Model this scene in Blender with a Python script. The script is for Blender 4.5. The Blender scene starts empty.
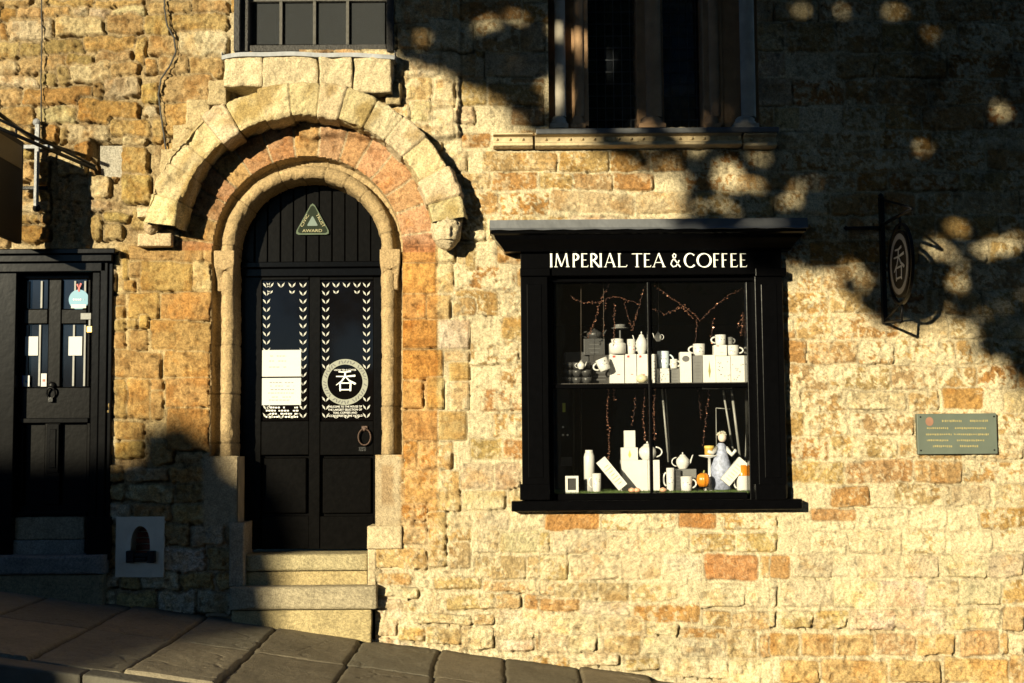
import bpy, math, random
import numpy as np
from mathutils import Vector, Matrix
R = math.radians
random.seed(7)
SC = bpy.context.scene
COL = SC.collection
# ------------------------------------------------------------------ camera and the pixel-to-place helpers
F = 1350.0
PITCH, ROLL = R(4.5), -0.008
CAMP = np.array([0.0, -9.0, 2.0 - 9.0*math.tan(PITCH)])
_f = np.array([0, math.cos(PITCH), math.sin(PITCH)])
_u = np.array([0, -math.sin(PITCH), math.cos(PITCH)])
_r = np.array([1.0, 0, 0])
AX = _r*math.cos(ROLL) + _u*math.sin(ROLL)
AY = -_r*math.sin(ROLL) + _u*math.cos(ROLL)
def ray(px, py):
    return _f + AX*((px-512.0)/F) + AY*((341.5-py)/F)
def P(px, py, Y=0.0):
    d = ray(px, py); t = (Y-CAMP[1])/d[1]
    return CAMP[0]+d[0]*t, CAMP[2]+d[2]*t
def W(px, py, Y=0.0):
    x, z = P(px, py, Y); return (x, Y, z)
def WR(px, py):                       # photo pixel on the wall plane -> upright wall grid units (150 per metre)
    x, z = P(px, py, 0.0); return 512+150*x, 341.5-150*(z-2.0)
def wpos(u, v): return (u-512)/150.0, 2.0+(341.5-v)/150.0
# ground plane through the foot of the wall
_a = W(20, 590); _b = W(690, 683)
GX = (_b[2]-_a[2])/(_b[0]-_a[0]); GZ = _a[2]-GX*_a[0]; GY = 0.02
def ground(x, y): return GZ + GX*x + GY*y
def G(px, py):
    d = ray(px, py); t = (ground(CAMP[0], CAMP[1])-CAMP[2])/(d[2]-GX*d[0]-GY*d[1])
    return CAMP[0]+d[0]*t, CAMP[1]+d[1]*t
SDX, SDZ = .60, .25                    # the sun's path: across and down per metre towards the wall
SUN = Vector((SDX, 1.0, -SDZ)).normalized()
# ------------------------------------------------------------------ noise
def _tab(seed):
    return np.random.RandomState(seed).rand(256, 256).astype(np.float32)
def vn(u, v, cell, seed, cy=None):
    T = _tab(seed); x = u/cell; y = v/(cy or cell)
    xi = np.floor(x).astype(np.int64); yi = np.floor(y).astype(np.int64)
    fx = x-xi; fy = y-yi; fx = fx*fx*(3-2*fx); fy = fy*fy*(3-2*fy)
    a = T[xi & 255, yi & 255]; b = T[(xi+1) & 255, yi & 255]
    c = T[xi & 255, (yi+1) & 255]; d = T[(xi+1) & 255, (yi+1) & 255]
    return (a*(1-fx)+b*fx)*(1-fy)+(c*(1-fx)+d*fx)*fy
def fbm(u, v, cell, seed, octs=4, g=.5, cy=None):
    s = 0; a = 1; n = 0
    for k in range(octs):
        s = s + a*vn(u+17.3*k, v-9.1*k, cell/2**k, seed+k, (cy or cell)/2**k); n += a; a *= g
    return s/n
def n3(p, cell, seed, octs=3):
    return (fbm(p[..., 0]+p[..., 1]*.73, p[..., 2]+p[..., 1]*.61, cell, seed, octs) + fbm(p[..., 0]-p[..., 2]*.57, p[..., 1]+p[..., 2]*.43, cell, seed+31, octs))*.5
def sst(a, b, x):
    t = np.clip((x-a)/(b-a), 0, 1); return t*t*(3-2*t)
# ------------------------------------------------------------------ materials
MATS = {}
def mat(name, col, rough=.6, metal=0, noise=0.12, nscale=18, bump=0.15, bscale=None, spec=.5, coat=0):
    if name in MATS: return MATS[name]
    m = bpy.data.materials.new(name); m.use_nodes = True; MATS[name] = m
    nt = m.node_tree; b = nt.nodes['Principled BSDF']
    b.inputs['Roughness'].default_value = rough; b.inputs['Metallic'].default_value = metal
    b.inputs['Specular IOR Level'].default_value = spec; b.inputs['Coat Weight'].default_value = coat
    tc = nt.nodes.new('ShaderNodeTexCoord'); nz = nt.nodes.new('ShaderNodeTexNoise')
    nz.inputs['Scale'].default_value = nscale; nz.inputs['Detail'].default_value = 6
    nt.links.new(tc.outputs['Object'], nz.inputs['Vector'])
    mr = nt.nodes.new('ShaderNodeMapRange'); mr.inputs[3].default_value = 1-noise*2; mr.inputs[4].default_value = 1+noise*2
    nt.links.new(nz.outputs['Fac'], mr.inputs[0])
    mx = nt.nodes.new('ShaderNodeVectorMath'); mx.operation = 'SCALE'; mx.inputs[0].default_value = col
    nt.links.new(mr.outputs[0], mx.inputs['Scale']); nt.links.new(mx.outputs[0], b.inputs['Base Color'])
    if bump:
        n2 = nt.nodes.new('ShaderNodeTexNoise'); n2.inputs['Scale'].default_value = bscale or nscale*3; n2.inputs['Detail'].default_value = 5
        nt.links.new(tc.outputs['Object'], n2.inputs['Vector'])
        bp = nt.nodes.new('ShaderNodeBump'); bp.inputs['Strength'].default_value = bump; bp.inputs['Distance'].default_value = .01
        nt.links.new(n2.outputs['Fac'], bp.inputs['Height']); nt.links.new(bp.outputs[0], b.inputs['Normal'])
    return m
def vmat(name, rough=.92, fine=.16, bump=.5):
    m = bpy.data.materials.new(name); m.use_nodes = True; MATS[name] = m
    nt = m.node_tree; b = nt.nodes['Principled BSDF']; b.inputs['Roughness'].default_value = rough
    b.inputs['Specular IOR Level'].default_value = .2
    at = nt.nodes.new('ShaderNodeAttribute'); at.attribute_name = 'Col'
    tc = nt.nodes.new('ShaderNodeTexCoord'); nz = nt.nodes.new('ShaderNodeTexNoise')
    nz.inputs['Scale'].default_value = 48; nz.inputs['Detail'].default_value = 6; nz.inputs['Roughness'].default_value = .78
    nt.links.new(tc.outputs['Object'], nz.inputs['Vector'])
    mr = nt.nodes.new('ShaderNodeMapRange'); mr.inputs[1].default_value = .3; mr.inputs[2].default_value = .7
    mr.inputs[3].default_value = 1-fine; mr.inputs[4].default_value = 1+fine
    nt.links.new(nz.outputs['Fac'], mr.inputs[0])
    mx = nt.nodes.new('ShaderNodeVectorMath'); mx.operation = 'SCALE'
    n2 = nt.nodes.new('ShaderNodeTexNoise'); n2.inputs['Scale'].default_value = 95; n2.inputs['Detail'].default_value = 3; n2.inputs['Roughness'].default_value = .6
    nt.links.new(tc.outputs['Object'], n2.inputs['Vector'])
    m2 = nt.nodes.new('ShaderNodeMapRange'); m2.inputs[1].default_value = .41; m2.inputs[2].default_value = .56; m2.inputs[3].default_value = 1-fine*.8; m2.inputs[4].default_value = 1+fine*.3
    nt.links.new(n2.outputs['Fac'], m2.inputs[0]); mm = nt.nodes.new('ShaderNodeMath'); mm.operation = 'MULTIPLY'
    nt.links.new(mr.outputs[0], mm.inputs[0]); nt.links.new(m2.outputs[0], mm.inputs[1])
    nt.links.new(at.outputs['Color'], mx.inputs[0]); nt.links.new(mm.outputs[0], mx.inputs['Scale'])
    nt.links.new(mx.outputs[0], b.inputs['Base Color'])
    bp = nt.nodes.new('ShaderNodeBump'); bp.inputs['Strength'].default_value = bump; bp.inputs['Distance'].default_value = .020
    nt.links.new(nz.outputs['Fac'], bp.inputs['Height']); nt.links.new(bp.outputs[0], b.inputs['Normal'])
    return m
def glass(name, dust=.03, dustcol=(.3, .3, .3), rough=0.01):
    if name in MATS: return MATS[name]
    m = bpy.data.materials.new(name); m.use_nodes = True; MATS[name] = m
    nt = m.node_tree; nt.nodes.clear(); o = nt.nodes.new('ShaderNodeOutputMaterial')
    tr = nt.nodes.new('ShaderNodeBsdfTransparent'); gl = nt.nodes.new('ShaderNodeBsdfGlossy'); gl.inputs['Roughness'].default_value = rough
    df = nt.nodes.new('ShaderNodeBsdfDiffuse'); df.inputs['Color'].default_value = (*dustcol, 1)
    fr = nt.nodes.new('ShaderNodeFresnel'); fr.inputs['IOR'].default_value = 1.5
    tc = nt.nodes.new('ShaderNodeTexCoord'); nz = nt.nodes.new('ShaderNodeTexNoise'); nz.inputs['Scale'].default_value = 3.0
    nt.links.new(tc.outputs['Object'], nz.inputs['Vector'])
    bp = nt.nodes.new('ShaderNodeBump'); bp.inputs['Strength'].default_value = .12; bp.inputs['Distance'].default_value = .02
    nt.links.new(nz.outputs['Fac'], bp.inputs['Height']); nt.links.new(bp.outputs[0], gl.inputs['Normal'])
    m1 = nt.nodes.new('ShaderNodeMixShader'); m2 = nt.nodes.new('ShaderNodeMixShader'); m1.inputs[0].default_value = dust
    nt.links.new(tr.outputs[0], m1.inputs[1]); nt.links.new(df.outputs[0], m1.inputs[2])
    nt.links.new(fr.outputs[0], m2.inputs[0]); nt.links.new(m1.outputs[0], m2.inputs[1]); nt.links.new(gl.outputs[0], m2.inputs[2])
    nt.links.new(m2.outputs[0], o.inputs['Surface'])
    return m
STONE = vmat('weathered_stone', fine=.30, bump=.9)
SLAB = vmat('paving_stone', rough=.7, fine=.14, bump=.5)
BLACK = mat('black_gloss_paint', (.0014, .0014, .0017), rough=.20, noise=.2, nscale=25, bump=.05, bscale=22, spec=.11)
BLACKW = mat('black_worn_door_paint', (.0018, .0016, .0015), rough=.24, noise=.4, nscale=30, bump=.05, bscale=30, spec=.09)
IRON = mat('black_iron', (.003, .003, .0035), spec=.2, rough=.4, bump=.3, bscale=120)
LEAD = mat('grey_lead', (.11, .115, .125), rough=.5, metal=.35, noise=.15, nscale=8, bump=.3, bscale=20)
PALELEAD = mat('pale_lead', (.24, .25, .27), rough=.6, noise=.15, nscale=14, bump=.5, bscale=30)
WHITE = mat('white_signwriting', (.78, .78, .74), rough=.5, bump=0, noise=.03)
CHINA = mat('white_glazed_china', (.56, .555, .53), rough=.2, bump=0, noise=.03)
CARD = mat('white_carton', (.55, .545, .51), rough=.6, bump=0, noise=.06)
PAPER = mat('white_paper', (.5, .5, .49), rough=.8, bump=0, noise=.02)
GREYC = mat('grey_carton', (.13, .13, .125), rough=.6, bump=0, noise=.1)
DIMC = mat('dark_grey_ceramic', (.04, .04, .04), rough=.4, bump=0, noise=.1)
DIMB = mat('dark_brown_carton', (.018, .016, .014), rough=.6, bump=0, noise=.1)
GOLD = mat('gold_paint', (.60, .43, .10), rough=.5, bump=0, noise=.1)
YEL = mat('yellow_tin', (.50, .27, .05), rough=.35, bump=0, noise=.1)
ORANGE = mat('orange_glaze', (.55, .19, .012), rough=.25, bump=0, noise=.08)
INK = mat('grey_ink', (.09, .09, .09), rough=.6, bump=0, noise=.05)
RED = mat('red_print', (.5, .05, .04), rough=.5, bump=0, noise=.05)
BLUE = mat('blue_print', (.02, .17, .28), rough=.4, bump=0, noise=.05)
NAVY = mat('navy_print', (.04, .07, .35), rough=.4, bump=0, noise=.05)
OLIVE = mat('olive_print', (.25, .24, .06), rough=.5, bump=0, noise=.1)
ROOM = mat('unlit_room_black', (.008, .006, .005), rough=.9, bump=0, spec=.05)  # near-black colour stands in for the darkness inside the unlit rooms
SHELFM = mat('dark_shelf_wood', (.03, .025, .02), rough=.5, bump=.2)
TURF = mat('green_turf', (.055, .09, .018), rough=.8, noise=.25, nscale=60, bump=0)
COPPER = mat('copper_foil', (.36, .17, .10), rough=.35, metal=.5, noise=.2, nscale=60, bump=0)
BRONZE = mat('green_bronze', (.105, .125, .10), rough=.5, metal=.2, noise=.12, nscale=6, bump=.15)
BARS = mat('pale_grey_bars', (.17, .17, .16), rough=.5, bump=.1)
BRASS = mat('brass', (.55, .38, .12), rough=.35, metal=.8, bump=0)
STEEL = mat('galvanised_steel', (.24, .245, .26), rough=.55, metal=.2, noise=.3, nscale=45, bump=.7, bscale=90)
RUST = mat('rusted_ring_iron', (.06, .035, .025), rough=.55, metal=.5, bump=.4, bscale=90)
PLASTER = mat('pale_render', (.66, .57, .44), rough=.9, noise=.12, nscale=9, bump=.5, bscale=40)
BRICK = mat('red_brick', (.32, .09, .05), rough=.9, noise=.15, bump=.4)
MORT = mat('lime_mortar', (.45, .38, .28), rough=.95, bump=.4)
LEAF = mat('green_leaves', (.06, .09, .03), rough=.6, noise=.3, nscale=3, bump=0)
BARK = mat('grey_bark', (.10, .075, .055), rough=.95, noise=.25, nscale=8, bump=.8, bscale=25)
ROAD = mat('dark_road', (.05, .05, .052), rough=.9, noise=.2, nscale=12, bump=.8, bscale=70)
HSTONE = mat('opposite_house_stone', (.26, .2, .13), rough=.95, noise=.2, nscale=6, bump=.6)
HROOF = mat('clay_roof_tiles', (.2, .08, .05), rough=.9, noise=.2, bump=.5)
SIGNBRN = mat('sign_dark_brown', (.006, .004, .0035), spec=.15, rough=.6, bump=0)
SIGNRING = mat('sign_ring_grey', (.30, .28, .24), rough=.6, bump=0, noise=.1)
G_SHOP = glass('shop_glass', .003, (.25, .24, .2))
G_OLD = glass('old_dusty_glass', .22, (.085, .09, .095), rough=.02)
G_DARK = glass('dark_leaded_glass', .10, (.06, .07, .09), rough=.05)
# ------------------------------------------------------------------ mesh builder
class MB:
    def __init__(s): s.v = []; s.f = []; s.m = []; s.sm = []; s.cur = 0; s.smooth = False
    def add(s, vs, fs):
        n = len(s.v); s.v += [tuple(map(float, p)) for p in vs]
        for f in fs: s.f.append(tuple(n+i for i in f)); s.m.append(s.cur); s.sm.append(s.smooth)
        return s
    def box(s, x0, x1, y0, y1, z0, z1, M=None):
        c = [(x, y, z) for x in (x0, x1) for y in (y0, y1) for z in (z0, z1)]
        if M is not None: c = [tuple(M @ Vector(p)) for p in c]
        return s.add(c, [(0, 1, 3, 2), (4, 6, 7, 5), (0, 4, 5, 1), (2, 3, 7, 6), (0, 2, 6, 4), (1, 5, 7, 3)])
    def pb(s, px0, px1, py0, py1, yf, yb):      # upright box whose FRONT face fills those photo pixels at depth yf
        mx, my = (px0+px1)/2, (py0+py1)/2
        x0 = P(px0, my, yf)[0]; x1 = P(px1, my, yf)[0]; z1 = P(mx, py0, yf)[1]; z0 = P(mx, py1, yf)[1]
        return s.box(x0, x1, yf, yb, z0, z1)
    def prism(s, poly, y0, y1, M=None):         # poly of (x,z), extruded y0 (front) .. y1
        n = len(poly); vs = [(x, y0, z) for x, z in poly]+[(x, y1, z) for x, z in poly]
        if M is not None: vs = [tuple(M @ Vector(p)) for p in vs]
        fs = [tuple(range(n))[::-1], tuple(range(n, 2*n))]+[(i, (i+1) % n, n+(i+1) % n, n+i) for i in range(n)]
        return s.add(vs, fs)
    def tube(s, pts, r, n=8, closed=False):
        pts = [Vector(p) for p in pts]; k = len(pts); rr = r if isinstance(r, (list, tuple)) else [r]*k
        vs = []; prev = None
        for i, p in enumerate(pts):
            a = pts[(i-1) % k] if (closed or i > 0) else p; b = pts[(i+1) % k] if (closed or i < k-1) else p
            t = (b-a).normalized()
            ref = prev if prev is not None else (Vector((0, 0, 1)) if abs(t.z) < .9 else Vector((1, 0, 0)))
            sx = (ref - t*ref.dot(t)).normalized(); prev = sx; sy = t.cross(sx)
            for j in range(n):
                A = 2*math.pi*j/n; vs.append(p+(sx*math.cos(A)+sy*math.sin(A))*rr[i])
        fs = []
        for i in range(k if closed else k-1):
            for j in range(n):
                a = i*n+j; b = i*n+(j+1) % n; c = ((i+1) % k)*n+(j+1) % n; d = ((i+1) % k)*n+j
                fs.append((a, b, c, d))
        if not closed: fs += [tuple(range(n))[::-1], tuple(range((k-1)*n, k*n))]
        o = s.smooth; s.smooth = True; s.add(vs, fs); s.smooth = o
        return s
    def lathe(s, prof, base, n=20, M=None):     # prof (r, z) from bottom to top around vertical axis
        bx, by, bz = base; vs = []
        for r_, z in prof:
            for j in range(n):
                A = 2*math.pi*j/n; p = Vector((r_*math.cos(A), r_*math.sin(A), z))
                if M is not None: p = M @ p
                vs.append((bx+p.x, by+p.y, bz+p.z))
        fs = [(i*n+j, i*n+(j+1) % n, (i+1)*n+(j+1) % n, (i+1)*n+j) for i in range(len(prof)-1) for j in range(n)]
        o = s.smooth; s.smooth = True; s.add(vs, fs); s.smooth = o
        return s
    def build(s, name, mats, parent=None, bevel=0, label=None):
        me = bpy.data.meshes.new(name); off = Vector((0, 0, 0))
        if parent is not None: off = world_loc(parent)
        me.from_pydata([tuple(Vector(p)-off) for p in s.v], [], s.f)
        for m in (mats if isinstance(mats, (list, tuple)) else [mats]): me.materials.append(m)
        me.polygons.foreach_set('material_index', s.m); me.polygons.foreach_set('use_smooth', s.sm); me.update()
        o = bpy.data.objects.new(name, me); COL.objects.link(o)
        if parent is not None: o.parent = parent
        if bevel:
            b = o.modifiers.new('bevel', 'BEVEL'); b.width = bevel; b.segments = 2; b.limit_method = 'ANGLE'
        if label: o['label'] = label
        return o
def world_loc(o):
    l = Vector((0, 0, 0))
    while o is not None: l += o.location; o = o.parent
    return l
def tag(o, label, cat, group=None):
    o['label'] = label; o['category'] = cat
    if group: o['group'] = group
    return o
def thing(name, loc, label, cat, group=None):
    o = bpy.data.objects.new(name, None); COL.objects.link(o); o.location = loc; o.empty_display_size = .2
    return tag(o, label, cat, group)
def npmesh(name, pos, col, m, parent=None, mask=None, smooth=False, closed=False):
    """pos (a,b,3), col (a,b,3): a grid surface with its own colour attribute"""
    a, b = pos.shape[:2]; idx = np.arange(a*b).reshape(a, b)
    q = np.stack([idx[:-1, :-1], idx[:-1, 1:], idx[1:, 1:], idx[1:, :-1]], -1)
    if mask is not None: q = q[mask]
    q = q.reshape(-1, 4); me = bpy.data.meshes.new(name)
    off = np.array(world_loc(parent)) if parent is not None else np.zeros(3)
    me.vertices.add(a*b); me.vertices.foreach_set('co', (pos.reshape(-1, 3)-off).astype(np.float32).ravel())
    me.loops.add(q.size); me.loops.foreach_set('vertex_index', q.astype(np.int32).ravel())
    me.polygons.add(len(q)); me.polygons.foreach_set('loop_start', np.arange(0, q.size, 4, dtype=np.int32))
    me.polygons.foreach_set('loop_total', np.full(len(q), 4, dtype=np.int32))
    if smooth: me.polygons.foreach_set('use_smooth', np.ones(len(q), dtype=bool))
    me.update(calc_edges=True); me.validate()
    ca = me.color_attributes.new('Col', 'FLOAT_COLOR', 'POINT')
    c4 = np.ones((a*b, 4), np.float32); c4[:, :3] = col.reshape(-1, 3); ca.data.foreach_set('color', c4.ravel())
    me.materials.append(m); o = bpy.data.objects.new(name, me); COL.objects.link(o)
    if parent is not None: o.parent = parent
    return o
def displace(pos, amp, cell, seed, octs=4, flip=1):
    du = np.gradient(pos, axis=1); dv = np.gradient(pos, axis=0); n = np.cross(du, dv)
    n /= (np.linalg.norm(n, axis=-1, keepdims=True)+1e-9)
    h = (n3(pos*150, cell, seed, octs)-.5)*amp*flip
    return pos+n*h[..., None], n
# ------------------------------------------------------------------ stone colours
CREAM = np.array([.60, .50, .325]); YELL = np.array([.47, .345, .165]); LORA = np.array([.50, .34, .155])
ORA = np.array([.46, .275, .105]); DORA = np.array([.47, .24, .09]); TONES = [CREAM, YELL, LORA, ORA, DORA]
MORTAR = np.array([.60, .50, .32]); MORTL = np.array([.47, .36, .215])

BLD = thing('stone_building', (0, 0, ground(0, 0)), 'old honey coloured stone building filling the picture, with arched black doorway and black shop window', 'building')
# ================================================================== THE WALL
def make_wall():
    us = np.concatenate([np.arange(-520, -70, 4.5), np.arange(-70, 1110, 1.25), np.arange(1110, 1560, 4.5)])
    vs = np.concatenate([np.arange(-420, -40, 4.5), np.arange(-40, 745, 1.25), np.arange(745, 900, 5)])
    U, V = np.meshgrid(us, vs)                              # wall grid units
    def I(arr, val): return int(np.searchsorted(arr, val))
    # photo-pixel coordinates of every grid vertex (for tracing)
    X = (U-512)/150; Z = 2+(341.5-V)/150
    dx = X-CAMP[0]; dy = 0-CAMP[1]; dz = Z-CAMP[2]
    cf = _f[0]*dx+_f[1]*dy+_f[2]*dz; PX = 512+F*(AX[0]*dx+AX[1]*dy+AX[2]*dz)/cf; PY = 341.5-F*(AY[0]*dx+AY[1]*dy+AY[2]*dz)/cf
    M = np.zeros_like(U); H = np.zeros_like(U); C = np.zeros(U.shape+(3,)); SM = np.zeros_like(U); RG = np.ones_like(U)*.5
    CR = np.zeros_like(U); JN = np.zeros_like(U)
    w1 = (fbm(U, V, 14, 5, 3)-.5)*2; w2 = (fbm(U, V, 14, 15, 3)-.5)*2
    rnd = random.Random(3)
    def stone(x0, y0, x1, y1, tone=1, r=3.0, relief=.018, warp=1.5, edge=2.0, pad=1.6, crack=.3, tilt=0., shade=.10, smear=.0, rough=.5, soft=False, spill=0.0):
        # coordinates are photo pixels
        i0, i1 = I(vs, WR((x0+x1)/2, y0)[1]-9), I(vs, WR((x0+x1)/2, y1)[1]+9)
        j0, j1 = I(us, WR(x0, (y0+y1)/2)[0]-9), I(us, WR(x1, (y0+y1)/2)[0]+9)
        if i1-i0 < 2 or j1-j0 < 2: return
        sl = (slice(i0, i1), slice(j0, j1))
        px = PX[sl]+w1[sl]*warp; py = PY[sl]+w2[sl]*warp
        cx, cy = (x0+x1)/2, (y0+y1)/2; hx, hy = (x1-x0)/2, (y1-y0)/2; r = min(r, hx*.8, hy*.8)
        lx = px-cx; ly = py-cy
        if tilt: lx, ly = lx*math.cos(tilt)+ly*math.sin(tilt), -lx*math.sin(tilt)+ly*math.cos(tilt)
        k = rnd.uniform(-.06, .06)*(warp > 1); ly = ly+k*lx
        qx = np.abs(lx)-hx+r; qy = np.abs(ly)-hy+r
        sd = np.hypot(np.maximum(qx, 0), np.maximum(qy, 0))+np.minimum(np.maximum(qx, qy), 0)-r
        inside = sst(-.6, .6, -sd) if not soft else sst(-1.5, 1.5, -sd)
        reg = sd < pad
        rel = relief*rnd.uniform(.6, 1.25)
        prof = sst(0, 1, np.clip(-sd/edge, 0, 1))
        tx, tz = rnd.uniform(-1, 1)*.007, rnd.uniform(-1, 1)*.007
        h = rel*prof+(tx*lx/max(hx, 1)+tz*ly/max(hy, 1))*prof*(relief/.02)
        H[sl] = np.where(reg, h, H[sl]); M[sl] = np.where(reg, inside, M[sl])
        f = rnd.uniform(1-shade, 1+shade); c = TONES[tone]*f*np.array([1, rnd.uniform(.95, 1.04), rnd.uniform(.88, 1.1)])
        C[sl] = np.where(reg[..., None], c, C[sl]); SM[sl] = np.where(reg, smear, SM[sl]); RG[sl] = np.where(reg, rough, RG[sl])
        JN[sl] = np.where(reg, np.exp(-((sd-.2)/.75)**2)*rnd.uniform(.3, 1), JN[sl])
        ck = (rnd.random() < crack*1.5)*1.0
        side = sst(-.2, .9, (lx/max(hx, 1))*.75+(ly/max(hy, 1))*.75)     # open joints, carved at right and lower edges to deepen the stones' shadow lines
        CR[sl] = np.where(reg, np.where((sd > -.7) & (sd < pad), ck*side*sst(.30, .45, w1[sl]*.5+.5), 0), CR[sl])
    occ = []
    def traced(ox, oy, sc, items, **kw):
        for it in items:
            x0, y0, x1, y1 = [it[0]/sc+ox, it[1]/sc+oy, it[2]/sc+ox, it[3]/sc+oy]
            occ.append((x0, y0, x1, y1)); k2 = dict(kw); tone = it[4] if len(it) > 4 else kw.get('tone', 1)
            k2.pop('tone', None)
            if len(it) > 5: k2.update(it[5])
            jobs.append((x0, y0, x1, y1, tone, k2))
    jobs = []
    RUB = dict(r=3.6, relief=.017, warp=3.4, edge=1.25, pad=2.2, crack=1.0, smear=.12, rough=1.6, shade=.17)
    ASH = dict(r=2, relief=.006, warp=1.0, edge=1.2, pad=1.2, crack=.6, smear=.05, rough=.75, shade=.09)
    FLU = dict(r=3, relief=.008, warp=2.4, edge=1.6, pad=1.6, crack=.16, smear=.75, rough=1.3, shade=.07, soft=True)
    BAS = dict(r=3, relief=.009, warp=1.9, edge=1.4, pad=1.6, crack=.26, smear=.34, rough=1.1, shade=.08)
    traced(0, 0, 4.452, [(20,0,140,32,1),(190,0,420,28,1),(425,0,640,25,2),(0,38,75,90,3),(78,35,190,85,2),(195,32,318,80,2),(320,35,395,70,0),(397,38,500,80,0),(505,30,650,68,0),(665,10,850,55,1),(855,5,1020,60,2),
        (0,100,32,180,3),(38,88,228,180,0),(243,80,465,162,0),(480,68,640,150,2),(648,62,760,160,1),(765,65,1015,135,1),(0,185,78,262,1),(85,190,190,250,1),(195,178,370,246,1),(378,162,600,230,2),(660,165,790,250,1),(795,140,1020,250,0),(602,170,652,290,1),
        (0,268,85,335,0),(90,252,290,325,1),(300,248,415,290,1),(430,235,590,280,1),(645,265,705,330,2),(712,250,838,335,1),(842,255,1000,350,2),(0,340,170,385,0),(178,325,250,385,1),(255,295,308,378,1),(312,285,492,365,0),(495,283,620,335,2),
        (0,395,90,465,2),(98,390,415,465,3),(420,365,458,440,1),(462,340,625,435,0),(632,375,712,460,1),(718,335,940,462,1),(0,475,150,560,2),(172,478,340,555,0),(345,445,620,545,3),(640,470,705,520,0),(720,465,870,600,1),
        (0,565,55,630,0),(62,565,150,640,1),(185,565,262,625,3),(265,570,295,630,1),(300,558,480,625,0),(487,530,665,612,1),(672,520,725,640,1),(540,615,662,655,0)], **RUB)
    traced(0, 100, 4.27, [(95,212,140,250,1),(95,258,140,340,2),(165,262,210,330,1),(160,335,210,365,1),(88,390,130,428,1),(165,390,210,428,1),(88,432,212,478,0),(85,487,130,528,2),(132,487,168,528,1),(172,487,208,530,2),(85,540,210,608,3),
        (180,110,245,175,3),(250,240,370,322,0),(378,325,470,420,0),(378,428,470,470,0),(385,482,425,523,1),(385,530,430,590,1),(434,480,470,600,1),(320,180,388,250,3)], **RUB)
    traced(0, 0, 2.668, [(325,368,395,390,0),(325,395,395,462,2),(325,466,400,540,1),(240,570,268,640,1),(275,565,350,588,1),(278,595,330,640,1)], **RUB)
    traced(100, 230, 2.967, [(85,50,305,92,1),(65,60,83,150,1),(85,96,120,140,1),(122,96,275,181,1),(278,96,330,181,0),(70,150,105,182,1),(85,186,175,265,1),(182,186,330,268,2),(152,271,330,357,1),(90,297,140,355,1),(118,252,145,292,1),
        (45,190,72,225,1),(45,228,75,262,2),(42,265,78,300,1),(42,303,75,355,2),(82,268,112,292,1),(45,360,183,440,1),(192,360,325,438,2),(42,442,80,560,1),(82,442,148,560,1),(150,445,188,475,2),(195,441,325,528,2),(150,478,186,560,1),(200,531,325,655,2),(42,570,130,622,2),(42,628,130,678,1)], **dict(ASH, relief=.012, warp=1.6, rough=.8, crack=.6))
    traced(370, 240, 3.106, [(90,22,205,70,2),(207,22,265,70,0),(90,73,205,165,2),(208,75,258,162,0),(82,168,175,244,2),(178,170,250,244,1),(86,248,210,335,3),(213,248,310,338,0),(88,342,225,433,3),(232,345,310,378,0),(246,382,310,437,1),(86,440,165,523,2),(178,425,230,525,1),(246,442,308,527,0),(75,532,212,622,2),(213,532,300,622,1)], **dict(ASH, relief=.012, crack=.8))
    traced(370, 440, 3.105, [(62,5,102,88,2),(104,5,145,90,2),(155,5,205,90,2),(208,5,255,90,1),(110,95,280,222,1),(95,202,175,250,3),(283,75,385,153,0),(390,75,465,153,0),(287,160,420,218,0),(240,235,312,315,1),(246,318,312,400,1),(180,225,235,395,1),(100,255,178,325,1),
        (320,225,435,275,0),(320,280,400,350,0),(404,282,560,348,0),(325,360,485,432,1),(490,358,615,428,1),(28,415,125,450,2),(20,335,175,400,1),(200,428,345,462,1),(350,440,515,474,2),(240,480,386,528,1),(390,482,470,526,2),(482,486,618,530,3,dict(tilt=.05)),(20,495,100,550,0),(105,502,145,530,2),(22,456,150,490,0),(120,542,318,572,0),(325,542,385,575,1),(392,530,560,570,0),
        (90,582,170,625,2),(175,582,285,635,1),(288,585,385,650,0),(392,575,510,616,0),(392,620,510,655,0),(515,592,610,655,1),(525,437,618,480,2),(22,560,85,610,0)], **dict(BAS, crack=.45))
    traced(540, 500, 3.733, [(20,48,220,112,4,dict(smear=.05)),(228,50,400,110,2,dict(smear=.6)),(405,52,508,110,2,dict(smear=.6)),(515,48,660,105,4,dict(smear=.05)),(665,50,885,110,2,dict(smear=.6)),(0,120,38,200,1),(45,118,250,200,0),(256,120,370,200,0),(376,120,555,200,0),(562,126,730,195,1),(736,125,885,195,1),
        (0,206,105,300,1),(116,206,293,298,0),(300,206,455,298,0),(460,206,605,298,0),(616,204,810,298,4,dict(smear=.08)),(820,206,900,290,2),(60,309,215,374,1),(221,309,333,378,1),(346,312,510,378,1),(522,316,765,400,0),(772,312,885,400,0),(0,368,145,415,3,dict(tilt=.06)),(152,382,338,430,0),(352,392,598,456,3,dict(tilt=.05)),(610,413,715,474,2),(722,419,885,485,1),
        (52,432,213,498,0),(226,442,380,490,0),(396,462,520,504,0),(532,482,695,517,3),(702,490,808,588,1),(822,500,896,585,2),(0,502,100,568,0),(108,506,213,570,0),(238,506,378,578,1),(386,512,518,578,0),(532,522,695,583,0),(160,572,298,618,0),(322,592,448,640,1),(452,592,703,665,0),(712,596,865,683,0)], **BAS)
    traced(770, 340, 3.795, [(655,182,810,262,3,dict(smear=.05)),(228,558,380,632,3,dict(smear=.1)),(155,640,325,683,3,dict(smear=.1))], **BAS)
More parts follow.
